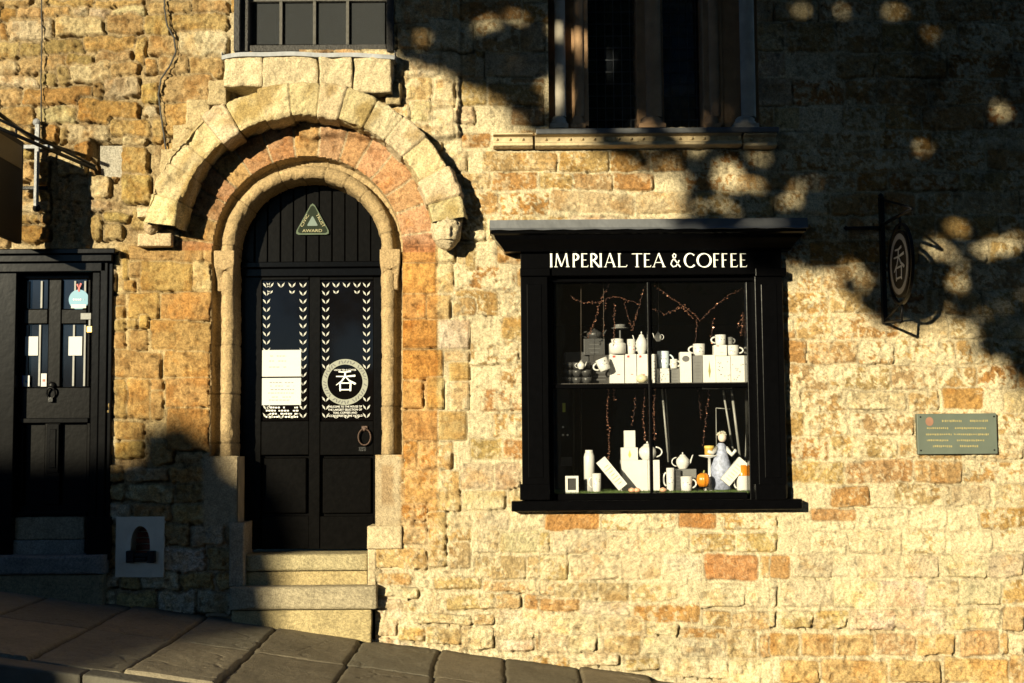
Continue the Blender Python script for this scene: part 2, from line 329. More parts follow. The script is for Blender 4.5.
    traced(770, 500, 3.73, [(0,205,75,290,3,dict(smear=.1)),(85,206,235,289,0),(240,206,327,289,0),(331,206,480,289,0),(486,206,630,289,0),(637,206,815,289,0),(822,206,948,289,0),(0,302,25,398,0),(42,302,230,398,0),(234,302,402,398,0),(407,302,580,398,0),(586,302,703,398,0),(709,302,865,392,0),(870,300,948,385,1),
        (0,416,22,480,1),(42,416,164,480,1),(172,413,288,480,1),(298,411,470,485,0),(476,411,650,485,0),(655,406,860,485,0),(868,398,948,490,1,dict(rough=.15,smear=0)),(0,500,105,582,2,dict(smear=.12)),(116,501,239,582,2,dict(smear=.12)),(247,501,384,582,2,dict(smear=.12)),(393,501,540,580,2,dict(smear=.25)),(546,501,688,580,2,dict(smear=.25)),(709,490,853,580,2,dict(smear=.12)),(859,497,888,580,2),
        (36,599,185,683,2,dict(smear=.1)),(193,599,438,683,2,dict(smear=.1)),(446,599,638,683,2,dict(smear=.1)),(652,592,888,683,2,dict(smear=.1)),(895,525,948,575,0),(895,580,948,683,1)], **BAS)
    traced(480, 0, 3.2, [(885,2,940,70,0),(885,75,970,163,0),(885,170,975,245,0),(880,250,1000,340,0),(942,345,1020,410,0),(130,75,208,163,0),(20,170,208,245,0),(100,252,205,400,2)], **ASH)
    traced(370, 60, 3.415, [(130,65,213,143,1),(218,60,290,170,0),(218,175,290,275,0),(140,150,213,215,0),(310,250,410,300,3),(312,385,412,440,1),(415,382,570,445,3),(382,315,640,378,1),(310,72,400,155,1),(405,82,590,155,1)], **dict(BAS, relief=.012, warp=1.8))
    traced(480, 120, 2.844, [(370,86,482,146,3),(489,86,588,145,3),(380,152,495,197,3),(265,152,376,197,1),(170,152,262,197,1),(228,90,365,146,1),(200,206,440,263,0),(446,206,610,262,0)], **dict(BAS, smear=.35))
    def overlap(x0, y0, x1, y1):
        a = 0
        for (p, q, r_, s_) in occ: a += max(0, min(x1, r_)-max(x0, p))*max(0, min(y1, s_)-max(y0, q))
        return a/((x1-x0)*(y1-y0)+1e-6)
    def courses(xa, xb, ys, wmin, wmax, tones, kw, g=2.0):
        for k in range(len(ys)-1):
            x = xa-rnd.uniform(0, wmin)
            while x < xb:
                w = rnd.uniform(wmin, wmax); x1 = min(x+w, xb+6)
                if x1-x > 8 and overlap(x, ys[k], x1, ys[k+1]) < .22:
                    k2 = dict(kw)
                    t = rnd.choice(tones)
                    if kw is FLU or kw.get('smear', 0) > .5: k2['smear'] = rnd.choice([.4, .65, .8, .9])
                    stone(x+g/2, ys[k]+g/2+rnd.uniform(-1, 1), x1-g/2, ys[k+1]-g/2+rnd.uniform(-1, 1), t, **k2)
                x = x1
    def seq(a, b, h0, h1):
        o = [a]
        while o[-1] < b: o.append(o[-1]+rnd.uniform(h0, h1))
        return o
    FL2 = dict(FLU, relief=.013, warp=2.4)
    courses(-540, 225, seq(-440, 0, 15, 26), 28, 70, [0, 1, 1, 2, 3], RUB)
    courses(-540, 0, seq(0, 760, 15, 26), 28, 70, [0, 1, 1, 2, 3], RUB)
    courses(220, 480, seq(-440, 60, 20, 30), 35, 70, [0, 1, 0, 2], dict(BAS, relief=.015))
    courses(455, 1600, seq(-440, 0, 21, 25), 35, 75, [0, 1, 2, 2], FL2)
    courses(0, 250, seq(0, 700, 17, 26), 22, 60, [0, 1, 1, 2], RUB)
    courses(380, 470, seq(0, 250, 20, 28), 30, 55, [0, 1, 0, 2], dict(BAS, relief=.013, warp=2))
    courses(458, 1600, [0, 22, 53, 79, 105, 131, 150, 172, 192, 216, 241, 265, 290, 315, 340, 365, 390, 412, 437, 460, 484, 507, 530, 554, 578, 607, 631, 657, 683, 708, 735], 32, 74, [1, 2, 2, 1, 3, 0], FL2)
    courses(360, 470, seq(250, 700, 17, 25), 28, 55, [0, 1, 2], BAS)
    for (x0, y0, x1, y1, tone, k2) in jobs: stone(x0, y0, x1, y1, tone, **k2)
    # ring of orange voussoirs round the arch (polar stones), centre on the wall grid
    rr = np.hypot(U-ACX, V-ACY); th = np.degrees(np.arctan2(ACY-V, U-ACX))
    angs = [-3]; 
    while angs[-1] < 183: angs.append(angs[-1]+rnd.uniform(10.5, 15))
    ring = (rr < 131) & (rr > 84) & (V < ACY+3)
    for k in range(len(angs)-1):
        a0, a1 = angs[k], angs[k+1]; rin, rout = 94, 131+rnd.uniform(-1, 2)
        wa = th+w1*.5; sdr = np.maximum(np.maximum(rin-rr, rr-rout), np.maximum(a0-wa, wa-a1)*rr*.01745)
        reg = ring & (wa >= a0) & (wa < a1); ins = sst(-.1, .9, -sdr-.35)
        hh = .006*sst(0, 1, np.clip(-sdr/2, 0, 1))+rnd.uniform(-.003, .003)
        H[reg] = hh[reg]; M[reg] = ins[reg]; c = np.array([.50, .30, .155])*rnd.uniform(.88, 1.08)*np.array([1, rnd.uniform(.92, 1.08), rnd.uniform(.85, 1.1)])
        C[reg] = c; SM[reg] = 0; RG[reg] = .35; CR[reg] = ((sdr > -.75)*.35*(k % 2))[reg]
    # --- combine
    hm = np.where((PX < 215) | (PX < 232) & (PY > 440), 1.0, 0.0); leftz = sst(250, 190, PX+w1*6)*sst(262, 235, PY)
    leftlow = sst(240, 225, PX)*sst(440, 465, PY)
    rubz = np.clip(leftz+leftlow, 0, 1)
    face = (fbm(U, V, 26, 41, 5, .6)-.5)
    fine = (fbm(U, V, 6.5, 51, 4, .65)-.5)
    micro = (fbm(U, V, 3.2, 57, 2, .7)-.5)
    rightz = sst(440, 475, PX+w1*5)*sst(640, 560, PY+w2*10)
    patch = fbm(U, V, 60, 61, 3)
    sm_n = fbm(U, V, 13, 71, 4, .68)*.62+fbm(U, V, 3.6, 77, 2, .8)*.38
    midz = rightz*sst(512, 492, PY); SM = SM*(1-.42*midz)
    thr = 1-np.clip(SM+.30*(patch-.5)*rightz, 0, 1)                       # how much lime mortar smears over each stone
    smear = sst(-.03, .03, sm_n-(.27+.40*thr))*(SM > .02)
    smear = np.maximum(smear*np.clip(SM*2.2, 0, 1), 0)
    mortd = .004+(-.006-.004)*rubz
    lump = fbm(U, V, 8, 81, 4, .6)
    hmort = mortd+(lump-.5)*(.012+.020*rubz)+micro*.010
    RG = RG*(1-.35*rightz*sst(490, 540, PY))
    H = H*(1-.3*rightz)
    hst = H+face*.012*RG+fine*(.020-.008*rightz)*RG+micro*.013*RG
    hsm = hst+.003+fine*.004*rightz+micro*.006
    h = hmort*(1-M)+(hst*(1-smear)+hsm*smear)*M
    h = h-CR*(1-M*.6)*(.055-.022*rightz)*(1+rubz*.4)
    pits = fbm(U, V, 4.6, 91, 2); pit = sst(.70, .84, pits); h = h-pit*.014*(1-.5*rightz)
    # scabbed rough strip along a stone step: the part left of it stands proud
    h = h+.05*sst(459.2, 457.8, PX+w1*2.2)*sst(141, 136, PY+w2*5)*sst(200, 215, PX)*(PX > 300)
    # tone bands, stains
    mcol = MORTAR*(1-rubz[..., None])+MORTL*rubz[..., None]
    var = (fbm(U, V, 34, 101, 4)-.5); spk = fbm(U, V, 5, 111, 3, .7)-.5
    stain = sst(.55, .8, fbm(U, V, 80, 121, 4, .6))
    och = sst(.5, .72, fbm(U, V, 17, 131, 4, .65))
    Cst = C*(1+.38*var[..., None]+.48*spk[..., None])*(1-.14*rightz[..., None]-.14*midz[..., None]*np.array([.6, 1, 1.4])); Cst = Cst*(1-och[..., None]*.35*np.array([0, .35, .8]))
    Cmo = mcol*(1+.22*var[..., None]+.38*spk[..., None])
    sm3 = smear[..., None]; m3 = M[..., None]
    curl = np.exp(-((fbm(U, V, 8.5, 171, 3, .6)-.5)/.022)**2)*rightz*sst(.35, .55, fbm(U, V, 40, 175, 3))*(.45+.55*midz); h = h+curl*.004
    dkc = np.exp(-((fbm(U, V, 9.5, 181, 3, .6)-.46)/.012)**2)*sst(.4, .6, fbm(U, V, 36, 185, 3)); h = h-dkc*.008*(.4+.6*midz)
    CC = Cmo*(1-m3)+(Cst*(1-sm3)+(Cmo*1.03)*sm3)*m3
    CC = CC*(1-curl[..., None]*.8)+(MORTAR*1.08)*curl[..., None]*.8; CC = CC*(1-.30*dkc[..., None])
    jj = (JN*sst(.25, .6, fbm(U, V, 22, 221, 3)))[..., None]; CC = CC*(1-.5*jj); h = h-jj[..., 0]*.006
    blot = sst(.50, .68, fbm(U, V, 9, 191, 4, .65))[..., None]*(1-rightz[..., None]); CC = CC*(1-.30*blot*np.array([.8, 1, 1.2]))
    CC = CC*(1-.12*stain[..., None])*(1-.35*pit[..., None])
    # the jamb right of the doorway was cleaned to orange up to a straight vertical line
    jz = (sst(439, 436, PX+w1*1.5)*sst(396, 400, PX)*sst(236, 250, PY)*sst(600, 470, PY+w2*14))[..., None]
    CC = CC*(1-jz*np.array([.06, .27, .48]))
    lj = (sst(232, 226, PX)*sst(112, 122, PX)*sst(236, 248, PY)*sst(560, 430, PY))[..., None]
    CC = CC*(1-lj*np.array([.05, .16, .34]))
    grey = (sst(200, 206, PX)*sst(247, 243, PX)*sst(452, 458, PY)*sst(528, 524, PY)+sst(373, 376, PX)*sst(404, 399, PX+w1*3)*sst(452, 460, PY+w2*3)*sst(528, 522, PY))[..., None]
    CC = CC*(1-grey)+(np.array([.47, .37, .23])*(1+.5*var[..., None]+.4*spk[..., None]))*grey
    h = h*(1-grey[..., 0])+(.010+fine*.003)*grey[..., 0]
    g2 = (sst(380, 383, PX)*sst(396, 392, PX+w1*3)*sst(462, 468, PY)*sst(510, 500, PY))[..., None]
    CC = CC*(1-g2*.30*np.array([.7, 1, 1.3]))
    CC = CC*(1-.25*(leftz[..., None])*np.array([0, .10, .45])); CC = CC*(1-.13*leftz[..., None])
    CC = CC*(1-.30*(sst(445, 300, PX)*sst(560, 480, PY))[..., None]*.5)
    # darker patches growing towards the top right
    ur_dark = sst(.52, .70, fbm(U, V, 30, 141, 5, .65))*sst(330, 120, PY)*sst(455, 560, PX)
    CC = CC*(1-.38*ur_dark[..., None])
    CC = np.clip(CC, .02, .9)
    # --- recesses and openings
    put = ((PX > 92) & (PX < 121) & (PY > 141) & (PY < 176)); slab = put & (PX > 98) & (PY > 143.5)
    h = np.where(put, -.11, h); h = np.where(slab, -.045+face*.01, h); CC = np.where(slab[..., None], np.array([.36, .33, .27])*(1+.3*var[..., None]), CC)
    pos = np.stack([X, -h, Z], -1)
    uc = (U[:-1, :-1]+U[1:, 1:])/2; vc = (V[:-1, :-1]+V[1:, 1:])/2
    r2 = np.hypot(uc-ACX, vc-ACY)
    def rect(px0, px1, py0, py1):
        a = WR(px0, (py0+py1)/2)[0]; b = WR(px1, (py0+py1)/2)[0]; c = WR((px0+px1)/2, py0)[1]; d = WR((px0+px1)/2, py1)[1]
        return (uc > a) & (uc < b) & (vc > c) & (vc < d)
    hole = (r2 < 96) & (vc <= ACY)
    hole |= (np.abs(uc-ACX) < 96) & (vc > ACY) & (vc < VJ)
    hole |= (np.abs(uc-ACX) < 69) & (vc >= VJ-1) & (vc < WR(300, 640)[1])
    hole |= rect(-2, 100, 256, 590)
    hole |= rect(238, 389, -90, 52)
    hole |= rect(548, 757, -60, 128) | ((np.hypot((uc-WR(652, 0)[0])/1.0, vc-WR(652, -60)[1]) < 104) & (vc < WR(652, -58)[1]))
    hole |= rect(540, 762, 240, 500)
    hole |= rect(128, 152, 528, 562)
    return npmesh('wall', pos, CC, STONE, BLD, mask=~hole)
ACX, ACY = WR(307.5, 250)
VJ = WR(307, 456)[1]
wall = make_wall()

# ------------------------------------------------------------------ swept stone mouldings
def sweep(name, path, prof, cfn, parent=BLD, m=STONE, amp=.006, cell=9, seed=5, joints=None, jd=.012, jw=.006, fine=.004, mod=None, label=None):
    """path: list of (centre x, z, nx, nz, s) frames; prof: list of (offset, Y). joints: arc lengths of the joints"""
    pr = np.array(prof, float); L = np.concatenate([[0], np.cumsum(np.hypot(*np.diff(pr, axis=0).T))])
    nt = max(8, int(L[-1]/.010)); tt = np.linspace(0, L[-1], nt)
    po = np.interp(tt, L, pr[:, 0]); pY = np.interp(tt, L, pr[:, 1])
    pa = np.array(path, float)
    x = pa[:, 0:1]+pa[:, 2:3]*po; z = pa[:, 1:2]+pa[:, 3:4]*po; y = np.broadcast_to(pY, x.shape)
    pos = np.stack([x, y, z], -1)
    du = np.gradient(pos, axis=1); dv = np.gradient(pos, axis=0); n = np.cross(du, dv); n /= (np.linalg.norm(n, axis=-1, keepdims=True)+1e-9)
    cen = pos.mean(axis=1, keepdims=True)+np.array([0, .05, 0]); sgn = np.sign((n*(pos-cen)).sum(-1)).mean(); n = n*(1 if sgn > 0 else -1)
    s = pa[:, 4]
    h = (n3(pos*150, cell, seed, 4)-.5)*amp*2+(n3(pos*150, 4, seed+9, 3)-.5)*fine*2
    col = np.zeros(pos.shape); ids = np.zeros(len(s), int)
    if joints is not None:
        j = np.array(joints); ids = np.searchsorted(j, s); dist = np.min(np.abs(s[:, None]-j[None]), axis=1)
        rs = np.random.RandomState(seed); off = rs.uniform(-1, 1, len(j)+2)*(.015 if name == 'hood_mould' else .0025)
        h = h+off[ids][:, None]-(jd*np.exp(-(dist/jw)**2))[:, None]
    for k in range(len(s)): col[k] = cfn(int(ids[k]))
    v = (n3(pos*150, 30, seed+50, 4)-.5)[..., None]; v2 = (n3(pos*150, 6, seed+60, 3)-.5)[..., None]
    col = col*(1+.5*v+.55*v2)
    if joints is not None: col = col*(1-.45*np.exp(-(dist/(jw*.7))**2))[:, None, None]
    if mod is not None: h, col = mod(pos, h, col, s)
    o = npmesh(name, pos+n*h[..., None], np.clip(col, .02, .9), m, parent)
    if label: o['label'] = label
    return o
def arcpath(cx, cz, r, a0, a1, n, s0=0):
    out = []
    for k in range(n):
        a = R(a0+(a1-a0)*k/(n-1)); out.append((cx+r*math.cos(a)*0, cz, math.cos(a), math.sin(a), s0+abs(R(a0-a1))*r*k/(n-1)))
    return out
cx, cz = wpos(ACX, ACY)
# hood mould of big cream voussoirs
s155 = P(303, 243, -.23); HCX, HCZ = s155[0]+.002, s155[1]
r_in = 130*8.77/F; r_out = 167*8.77/F
rs = random.Random(11)
hj = [0]; 
while hj[-1] < math.pi*r_out: hj.append(hj[-1]+rs.uniform(.17, .25))
def hoodcol(i):
    q = random.Random(i*7+1); return np.array([.60, .49, .30])*q.uniform(.85, 1.08)*np.array([1, q.uniform(.96, 1.02), q.uniform(.88, 1.05)])
hp = [(HCX, HCZ, math.cos(a), math.sin(a), (a-R(6))*r_out) for a in np.linspace(R(9), R(172), 420)]
def hoodmod(pos, h, col, s):
    left = sst(HCX-.3, HCX-.9, pos[..., 0])
    lump = (n3(pos*150, 17, 205, 3)-.5)*.12*left
    gr = sst(.5, .7, n3(pos*150, 22, 215, 4))[..., None]
    return h+lump*1.25-.016*left, col*(1-.40*gr*np.array([.8, 1, 1.4]))
hood = sweep('hood_mould', hp, [(r_out+.005, .02), (r_out, -.14), (r_out-.004, -.215), (r_out-.018, -.228), (r_in+.03, -.238), (r_in+.008, -.230), (r_in, -.15), (r_in-.005, .03)], hoodcol, amp=.017, cell=11, seed=21, joints=hj, jd=.016, jw=.0045, fine=.010, mod=hoodmod)
# order of the doorway: recess step, roll and inner reveal
zj = wpos(0, VJ)[1]; hgt = cz-zj; m150 = 1/150.0
path = [(cx, zj+hgt*t, 1, 0, -hgt+hgt*t) for t in np.linspace(0, .985, 150)]+[(cx, cz, math.cos(a), math.sin(a), a*.56) for a in np.linspace(0, math.pi, 260)]+[(cx, cz-hgt*t, -1, 0, math.pi*.56+hgt*t) for t in np.linspace(.015, 1, 150)]
roll = [(81+7*math.cos(a), .055-.055*math.sin(a)) for a in np.linspace(0, math.pi, 11)]
rp = [(97.5, .006), (96, .012), (94.6, .10), (88.4, .102)]+[(r_, y) for r_, y in roll]+[(73.6, .075), (73, .30)]
rj = list(np.arange(-hgt, 0, .33))+[-.02]+list(np.arange(.12, math.pi*.56, .16))+[math.pi*.56+.02]+list(np.arange(math.pi*.56+.3, math.pi*.56+hgt+.1, .33))
sweep('arch_moulding', path, [(a*m150, b) for a, b in rp], lambda i: np.array([.44, .315, .165])*random.Random(i+3).uniform(.85, 1.08), seed=33, amp=.009, cell=7, joints=rj, jd=.006, jw=.004, fine=.005)
# capitals and squared jamb blocks
def rough_block(name, x0, x1, yf, yb, z0, z1, color, seed=1, amp=.006, parent=BLD, round_=.012, taper=None, cell=10, label=None):
    """stone block as a displaced, rounded closed surface"""
    na, nb = max(24, int(2*(x1-x0+z1-z0)/.012)), 30
    hx, hz = (x1-x0)/2, (z1-z0)/2; ccx, ccz = (x0+x1)/2, (z0+z1)/2
    per = []
    L = 4*(hx+hz)
    for k in range(na+1):
        d = (k/na)*L
        if d < 2*hx: p = (-hx+d, -hz)
        elif d < 2*hx+2*hz: p = (hx, -hz+d-2*hx)
        elif d < 4*hx+2*hz: p = (hx-(d-2*hx-2*hz), hz)
        else: p = (-hx, hz-(d-4*hx-2*hz))
        per.append(p)
    rows = [(1.0, yb)]+[(1.0, yb+(yf+round_-yb)*t) for t in np.linspace(.2, 1, 8)]
    rows += [(1-round_/min(hx, hz)*(1-math.cos(a)), yf+round_-round_*math.sin(a)) for a in np.linspace(.3, math.pi/2, 5)]
    k0 = rows[-1][0]; rows += [(k0*t, yf) for t in np.linspace(.93, 0, 16)]
    pos = np.zeros((len(rows), na+1, 3))
    for i, (sc, y) in enumerate(rows):
        for j, (a, b) in enumerate(per):
            ta = 1.0
            if taper: ta = taper((b/hz+1)/2)
            pos[i, j] = (ccx+a*sc*ta, y if not taper else yb+(y-yb)*ta, ccz+b*sc)
    hN = (n3(pos*150, cell, seed, 4)-.5)*amp*2
    d = pos-np.array([ccx, yb, ccz]); d /= (np.linalg.norm(d, axis=-1, keepdims=True)+1e-6)
    v = (n3(pos*150, 25, seed+5, 4)-.5)[..., None]; v2 = (n3(pos*150, 5, seed+8, 3)-.5)[..., None]
    col = np.array(color)*(1+.5*v+.5*v2)
    o = npmesh(name, pos+d*hN[..., None], np.clip(col, .02, .9), STONE, parent)
    if label: o['label'] = label
    return o
def rblock(name, px0, px1, py0, py1, yf, yb, color, **k):
    mx, my = (px0+px1)/2, (py0+py1)/2
    return rough_block(name, P(px0, my, yf)[0], P(px1, my, yf)[0], yf, yb, P(mx, py1, yf)[1], P(mx, py0, yf)[1], color, **k)
SAND = (.45, .32, .17); CR_ = (.52, .42, .26)
for sx, nm in ((1, 'r'), (-1, 'l')):
    xm = cx+sx*83.5*m150
    rough_block('capital', xm-.070, xm+.068, -.022, .13, cz-.27, cz-.0, SAND, seed=41+sx, amp=.007, taper=lambda t: .72+.28*min(1, max(0, (t-.25)/.4)))
rblock('jamb_block', 367, 402, 526, 549, -.03, .25, CR_, seed=51, amp=.007)
rblock('jamb_block', 229, 244, 523, 588, -.05, .25, (.42, .33, .22), seed=52, amp=.007)
rblock('jamb_block', 367.5, 376, 549, 592, -.012, .25, CR_, seed=53, amp=.004)
mb = MB()
for sx in (1, -1):
    a = cx+sx*68.5*m150; b = cx+sx*100*m150; mb = MB(); mb.box(min(a, b), max(a, b), .012, .30, P(300, 640)[1], zj); mb.build('jamb_reveal', mat('jamb_reveal_stone', (.42, .33, .21), rough=.95, noise=.2, nscale=10, bump=.8, bscale=40), BLD)
# band of rough blocks between hood and upper sill
seedk = 60
for a, b, c, d, yy in ((224, 262, 57, 86, .0), (263, 318, 57, 88, .01), (319, 352, 57, 88, -.005), (353, 391, 57, 92, .005), (207, 226, 78, 104, .09), (186, 210, 100, 128, .12), (172, 192, 124, 150, .15), (160, 178, 148, 172, .19), (386, 400, 84, 104, .12)):
    seedk += 1; rblock('sill_course_block', a, b, c, d, -.20+yy*.7, .0, (np.array([.56, .46, .29]) if seedk < 65 else np.array([.46, .36, .20]))*rs.uniform(.9, 1.06), seed=seedk, amp=.040, round_=.014, cell=15)
# carved heads at the ends of the hood
def head_mesh(name, px, py, rad, Y, parent, color, face=True, seed=1):
    x, z = P(px, py, Y); n, m_ = 90, 60
    th = np.linspace(0, 2*math.pi, n); ph = np.linspace(.02, math.pi-.02, m_); T, Ph = np.meshgrid(th, ph)
    d = np.stack([np.sin(Ph)*np.sin(T), -np.sin(Ph)*np.cos(T), np.cos(Ph)], -1)     # T=0 faces the street
    r_ = np.ones_like(T)
    def bump(ax, az, w, h, wz=None):
        return h*np.exp(-((d[..., 0]-ax)/w)**2-((d[..., 2]-az)/(wz or w))**2)*(d[..., 1] < 0)
    if face:
        ox = .22
        r_ += bump(ox, -.12, .10, .26, .2)+bump(ox, .22, .5, .06, .08)-bump(ox-.27, .06, .11, .16, .07)-bump(ox+.27, .06, .11, .16, .07)
        r_ += bump(ox, -.45, .22, .08, .05)-bump(ox, -.52, .2, .13, .035)+bump(ox, -.62, .2, .06, .06)+bump(ox, -.82, .25, .05)-.06*(d[..., 2] < -.5)
        r_ += bump(ox-.38, -.2, .18, .05)+bump(ox+.38, -.2, .18, .05)
        hair = sst(.38, .48, d[..., 2]+np.abs(d[..., 0]-ox)*.35)*(1); r_ += hair*(.08+.06*np.sin(T*15)*np.cos(Ph*13))
    else:
        r_ += bump(.35, -.05, .28, .35, .2)-bump(.1, .1, .12, .15)+bump(-.2, .5, .3, .2)
    pos = np.stack([d[..., 0]*rad*.84*r_, d[..., 1]*rad*.95*r_, d[..., 2]*rad*1.12*r_], -1)+np.array([x, Y, z])
    pos = pos+d*((n3(pos*150, 5, seed, 3)-.5)*.012)[..., None]
    col = np.array(color)*(1+.6*(n3(pos*150, 9, seed+3, 4)-.5)[..., None])
    return npmesh(name, pos, np.clip(col, .02, .9), STONE, parent, smooth=True)
head_mesh('carved_head', 446.5, 232, .115, -.12, hood, (.56, .46, .30), True, 5)
head_mesh('carved_beast', 151, 226, .055, -.10, hood, (.46, .34, .20), False, 9)
rblock('carved_corbel', 137, 171, 233, 246, -.10, 0, (.54, .41, .25), seed=71, amp=.012)
rblock('carved_corbel', 136, 172, 207, 217, -.15, 0, (.56, .45, .28), seed=73, amp=.016, cell=7)
rblock('carved_corbel', 434, 462, 211, 221, -.13, 0, (.54, .44, .28), seed=72, amp=.008)

# ================================================================== FRONT DOOR (in the arch)
YD = .235
mb = MB()
xl, xr = cx-73.5*m150, cx+73.5*m150; zb = P(312, 549, YD)[1]; ztop = cz+.52
zt0 = P(312, 262, YD)[1]; zt1 = P(312, 268, YD)[1]
nb = 11
for k in range(nb):                                         # vertical boards of the tympanum
    a = xl+(xr-xl)*k/nb; b = xl+(xr-xl)*(k+1)/nb
    mb.box(a+.004, b-.004, YD+.004*(k % 2), YD+.05, zt0-.001, ztop)
mb.box(xl, xr, YD+.03, YD+.08, zb, ztop)
door = mb.build('front_door', BLACKW, BLD, bevel=.003)
mb = MB(); mb.box(xl, xr, YD-.035, YD+.03, zt1, zt0); mb.box(xl, xr, YD-.02, YD+.03, zt1-.06, zt1-.003); mb.build('transom', BLACK, door, bevel=.006)
mb = MB()
def pd(px0, px1, py0, py1, yf=None, yb=None): mb.pb(px0, px1, py0, py1, YD-.012 if yf is None else yf, YD+.029 if yb is None else yb)
pd(236, 261, 277, 549); pd(309, 320, 277, 549); pd(373.5, 382, 277, 549)
pd(261.2, 308.8, 277, 280); pd(320.2, 373.3, 277, 280)
pd(261.2, 308.8, 421, 455); pd(320.2, 373.3, 421, 455); pd(261.2, 308.8, 516, 549); pd(320.2, 373.3, 516, 549)
stiles = mb.build('door_stiles', BLACKW, door, bevel=.004)
mb = MB()
for a, b in ((263.5, 306.5), (322.5, 371)):
    mb = MB(); mb.pb(a, b, 457.5, 513.5, YD+.004, YD+.028); mb.build('door_panel', BLACKW, door, bevel=.008)
DG = mat('black_door_glass', (.003, .0025, .0025), rough=.05, bump=0, spec=.18)
YG = YD+.005
def leaf_v(mb, px, py, w=3.9, h=5.2, Y=YG-.003):
    x, z = P(px, py+h/2, Y); s = (9+YG)/F
    for sx, ln in ((-1, 1.0), (1, 1.0)):
        tip = (x+sx*w*s*.95, z+h*s*ln); base = (x+sx*.25*s, z); mx_, mz = (tip[0]+base[0])/2, (tip[1]+base[1])/2
        dx_, dz_ = tip[0]-base[0], tip[1]-base[1]; l = math.hypot(dx_, dz_); nx_, nz_ = -dz_/l, dx_/l; wd = .92*s
        mb.prism([base, (mx_+nx_*wd, mz+nz_*wd), tip, (mx_-nx_*wd, mz-nz_*wd)], Y, Y+.001)
for (a, b, cols, tx) in ((261.5, 308.5, (266.5, 303), (270, 281, 292)), (320.5, 373, (325.7, 366.5), (336, 346.5, 357))):
    mb = MB(); mb.pb(a, b, 280.5, 420.5, YG, YG+.004); pane = mb.build('door_glass', DG, door)
    mb = MB()
    for k in range(17):
        y = 285+k*8.15
        for c in cols:
            if cols[0] > 300 and 360 < y < 404 and abs(y-382) < 21 - 0 and k not in (): 
                if abs(y-382) < 15: continue
            leaf_v(mb, c, y)
    for t in tx: leaf_v(mb, t, 285); 
    for t in (tx[0], tx[-1]): leaf_v(mb, t, 292, 3, 3.6)
    for t in tx: leaf_v(mb, t, 416.5, 3.2, 4.2)
    mb.build('leaf_decal', mat('leaf_print_white', (.38, .38, .35), bump=0, noise=.12, nscale=30), pane)
def poly_ring(mb, x, z, r0, r1, Y, n=48, sq=1.0, th=.002):
    for k in range(n):
        a, b = 2*math.pi*k/n, 2*math.pi*(k+1)/n
        mb.add([(x+r*math.cos(t)*sq, Y, z+r*math.sin(t)) for r, t in ((r0, a), (r1, a), (r1, b), (r0, b))], [(0, 1, 2, 3)])
def stroke(mb, pts, w, Y, th=.0015):
    """polyline brush stroke with widths, in (x,z)"""
    n = len(pts); ww = w if isinstance(w, (list, tuple)) else [w]*n; L = []; Rr = []
    for i, (x, z) in enumerate(pts):
        a = pts[max(i-1, 0)]; b = pts[min(i+1, n-1)]; dx, dz = b[0]-a[0], b[1]-a[1]; l = math.hypot(dx, dz) or 1
        nx, nz = -dz/l*ww[i]/2, dx/l*ww[i]/2; L.append((x+nx, z+nz)); Rr.append((x-nx, z-nz))
    vs = [(x, Y, z) for x, z in L]+[(x, Y, z) for x, z in Rr]+[(x, Y+th, z) for x, z in L]+[(x, Y+th, z) for x, z in Rr]
    fs = []
    for i in range(n-1):
        fs += [(i, i+1, n+i+1, n+i), (i, 2*n+i, 2*n+i+1, i+1), (n+i, n+i+1, 3*n+i+1, 3*n+i)]
    fs += [(0, n, 3*n, 2*n), (n-1, 3*n-1, 4*n-1, 2*n-1)]
    mb.add(vs, fs)
def glyph(mb, x, z, s, Y, fx=1.0, ax=None):
    """the shop's character: a roof of two bars and two falling strokes over a square mouth; s = height"""
    G_ = [([(-.34, .47), (0, .45), (.28, .5)], [.05, .06, .09]), ([(-.46, .24), (0, .23), (.5, .27)], [.05, .06, .1]), ([(.0, .45), (-.02, .22), (-.18, .0), (-.46, -.2)], [.09, .09, .07, .03]),
          ([(.02, .22), (.2, .02), (.48, -.13), (.54, -.13)], [.04, .08, .11, .04]), ([(-.26, -.08), (-.25, -.5)], [.08, .08]), ([(.27, -.08), (.25, -.5)], [.09, .09]), ([(-.26, -.1), (.28, -.1)], [.06, .06]), ([(-.25, -.43), (.26, -.43)], [.06, .06])]
    for i, (pts, w) in enumerate(G_):
        stroke(mb, [(x+a*s*fx, z+b*s) for a, b in pts], [q*s*.95 for q in w], Y-.0004*i)
mb = MB(); ex, ez = P(345, 382, YG-.004); s_ = (9+YG)/F
poly_ring(mb, ex, ez, 17.6*s_, 23*s_, YG-.004)
mb.cur = 1
for k in range(44):                                         # the lettering running round the ring
    a = 2*math.pi*k/44; mb.box(-.0035, .0035, -.0016, 0, -.011, .011, Matrix.Translation((ex+20.3*s_*math.cos(a), YG-.004, ez+20.3*s_*math.sin(a))) @ Matrix.Rotation(-a+R(90)+(.5 if k % 3 else -.4), 4, 'Y')) if k % 7 else None
mb.build('round_emblem', [mat('pale_grey_green_print', (.22, .23, .19), bump=0, noise=.05), INK], door)
mb = MB(); glyph(mb, ex+.002, ez+.006, 20*s_, YG-.006); mb.build('emblem_character', WHITE, door)
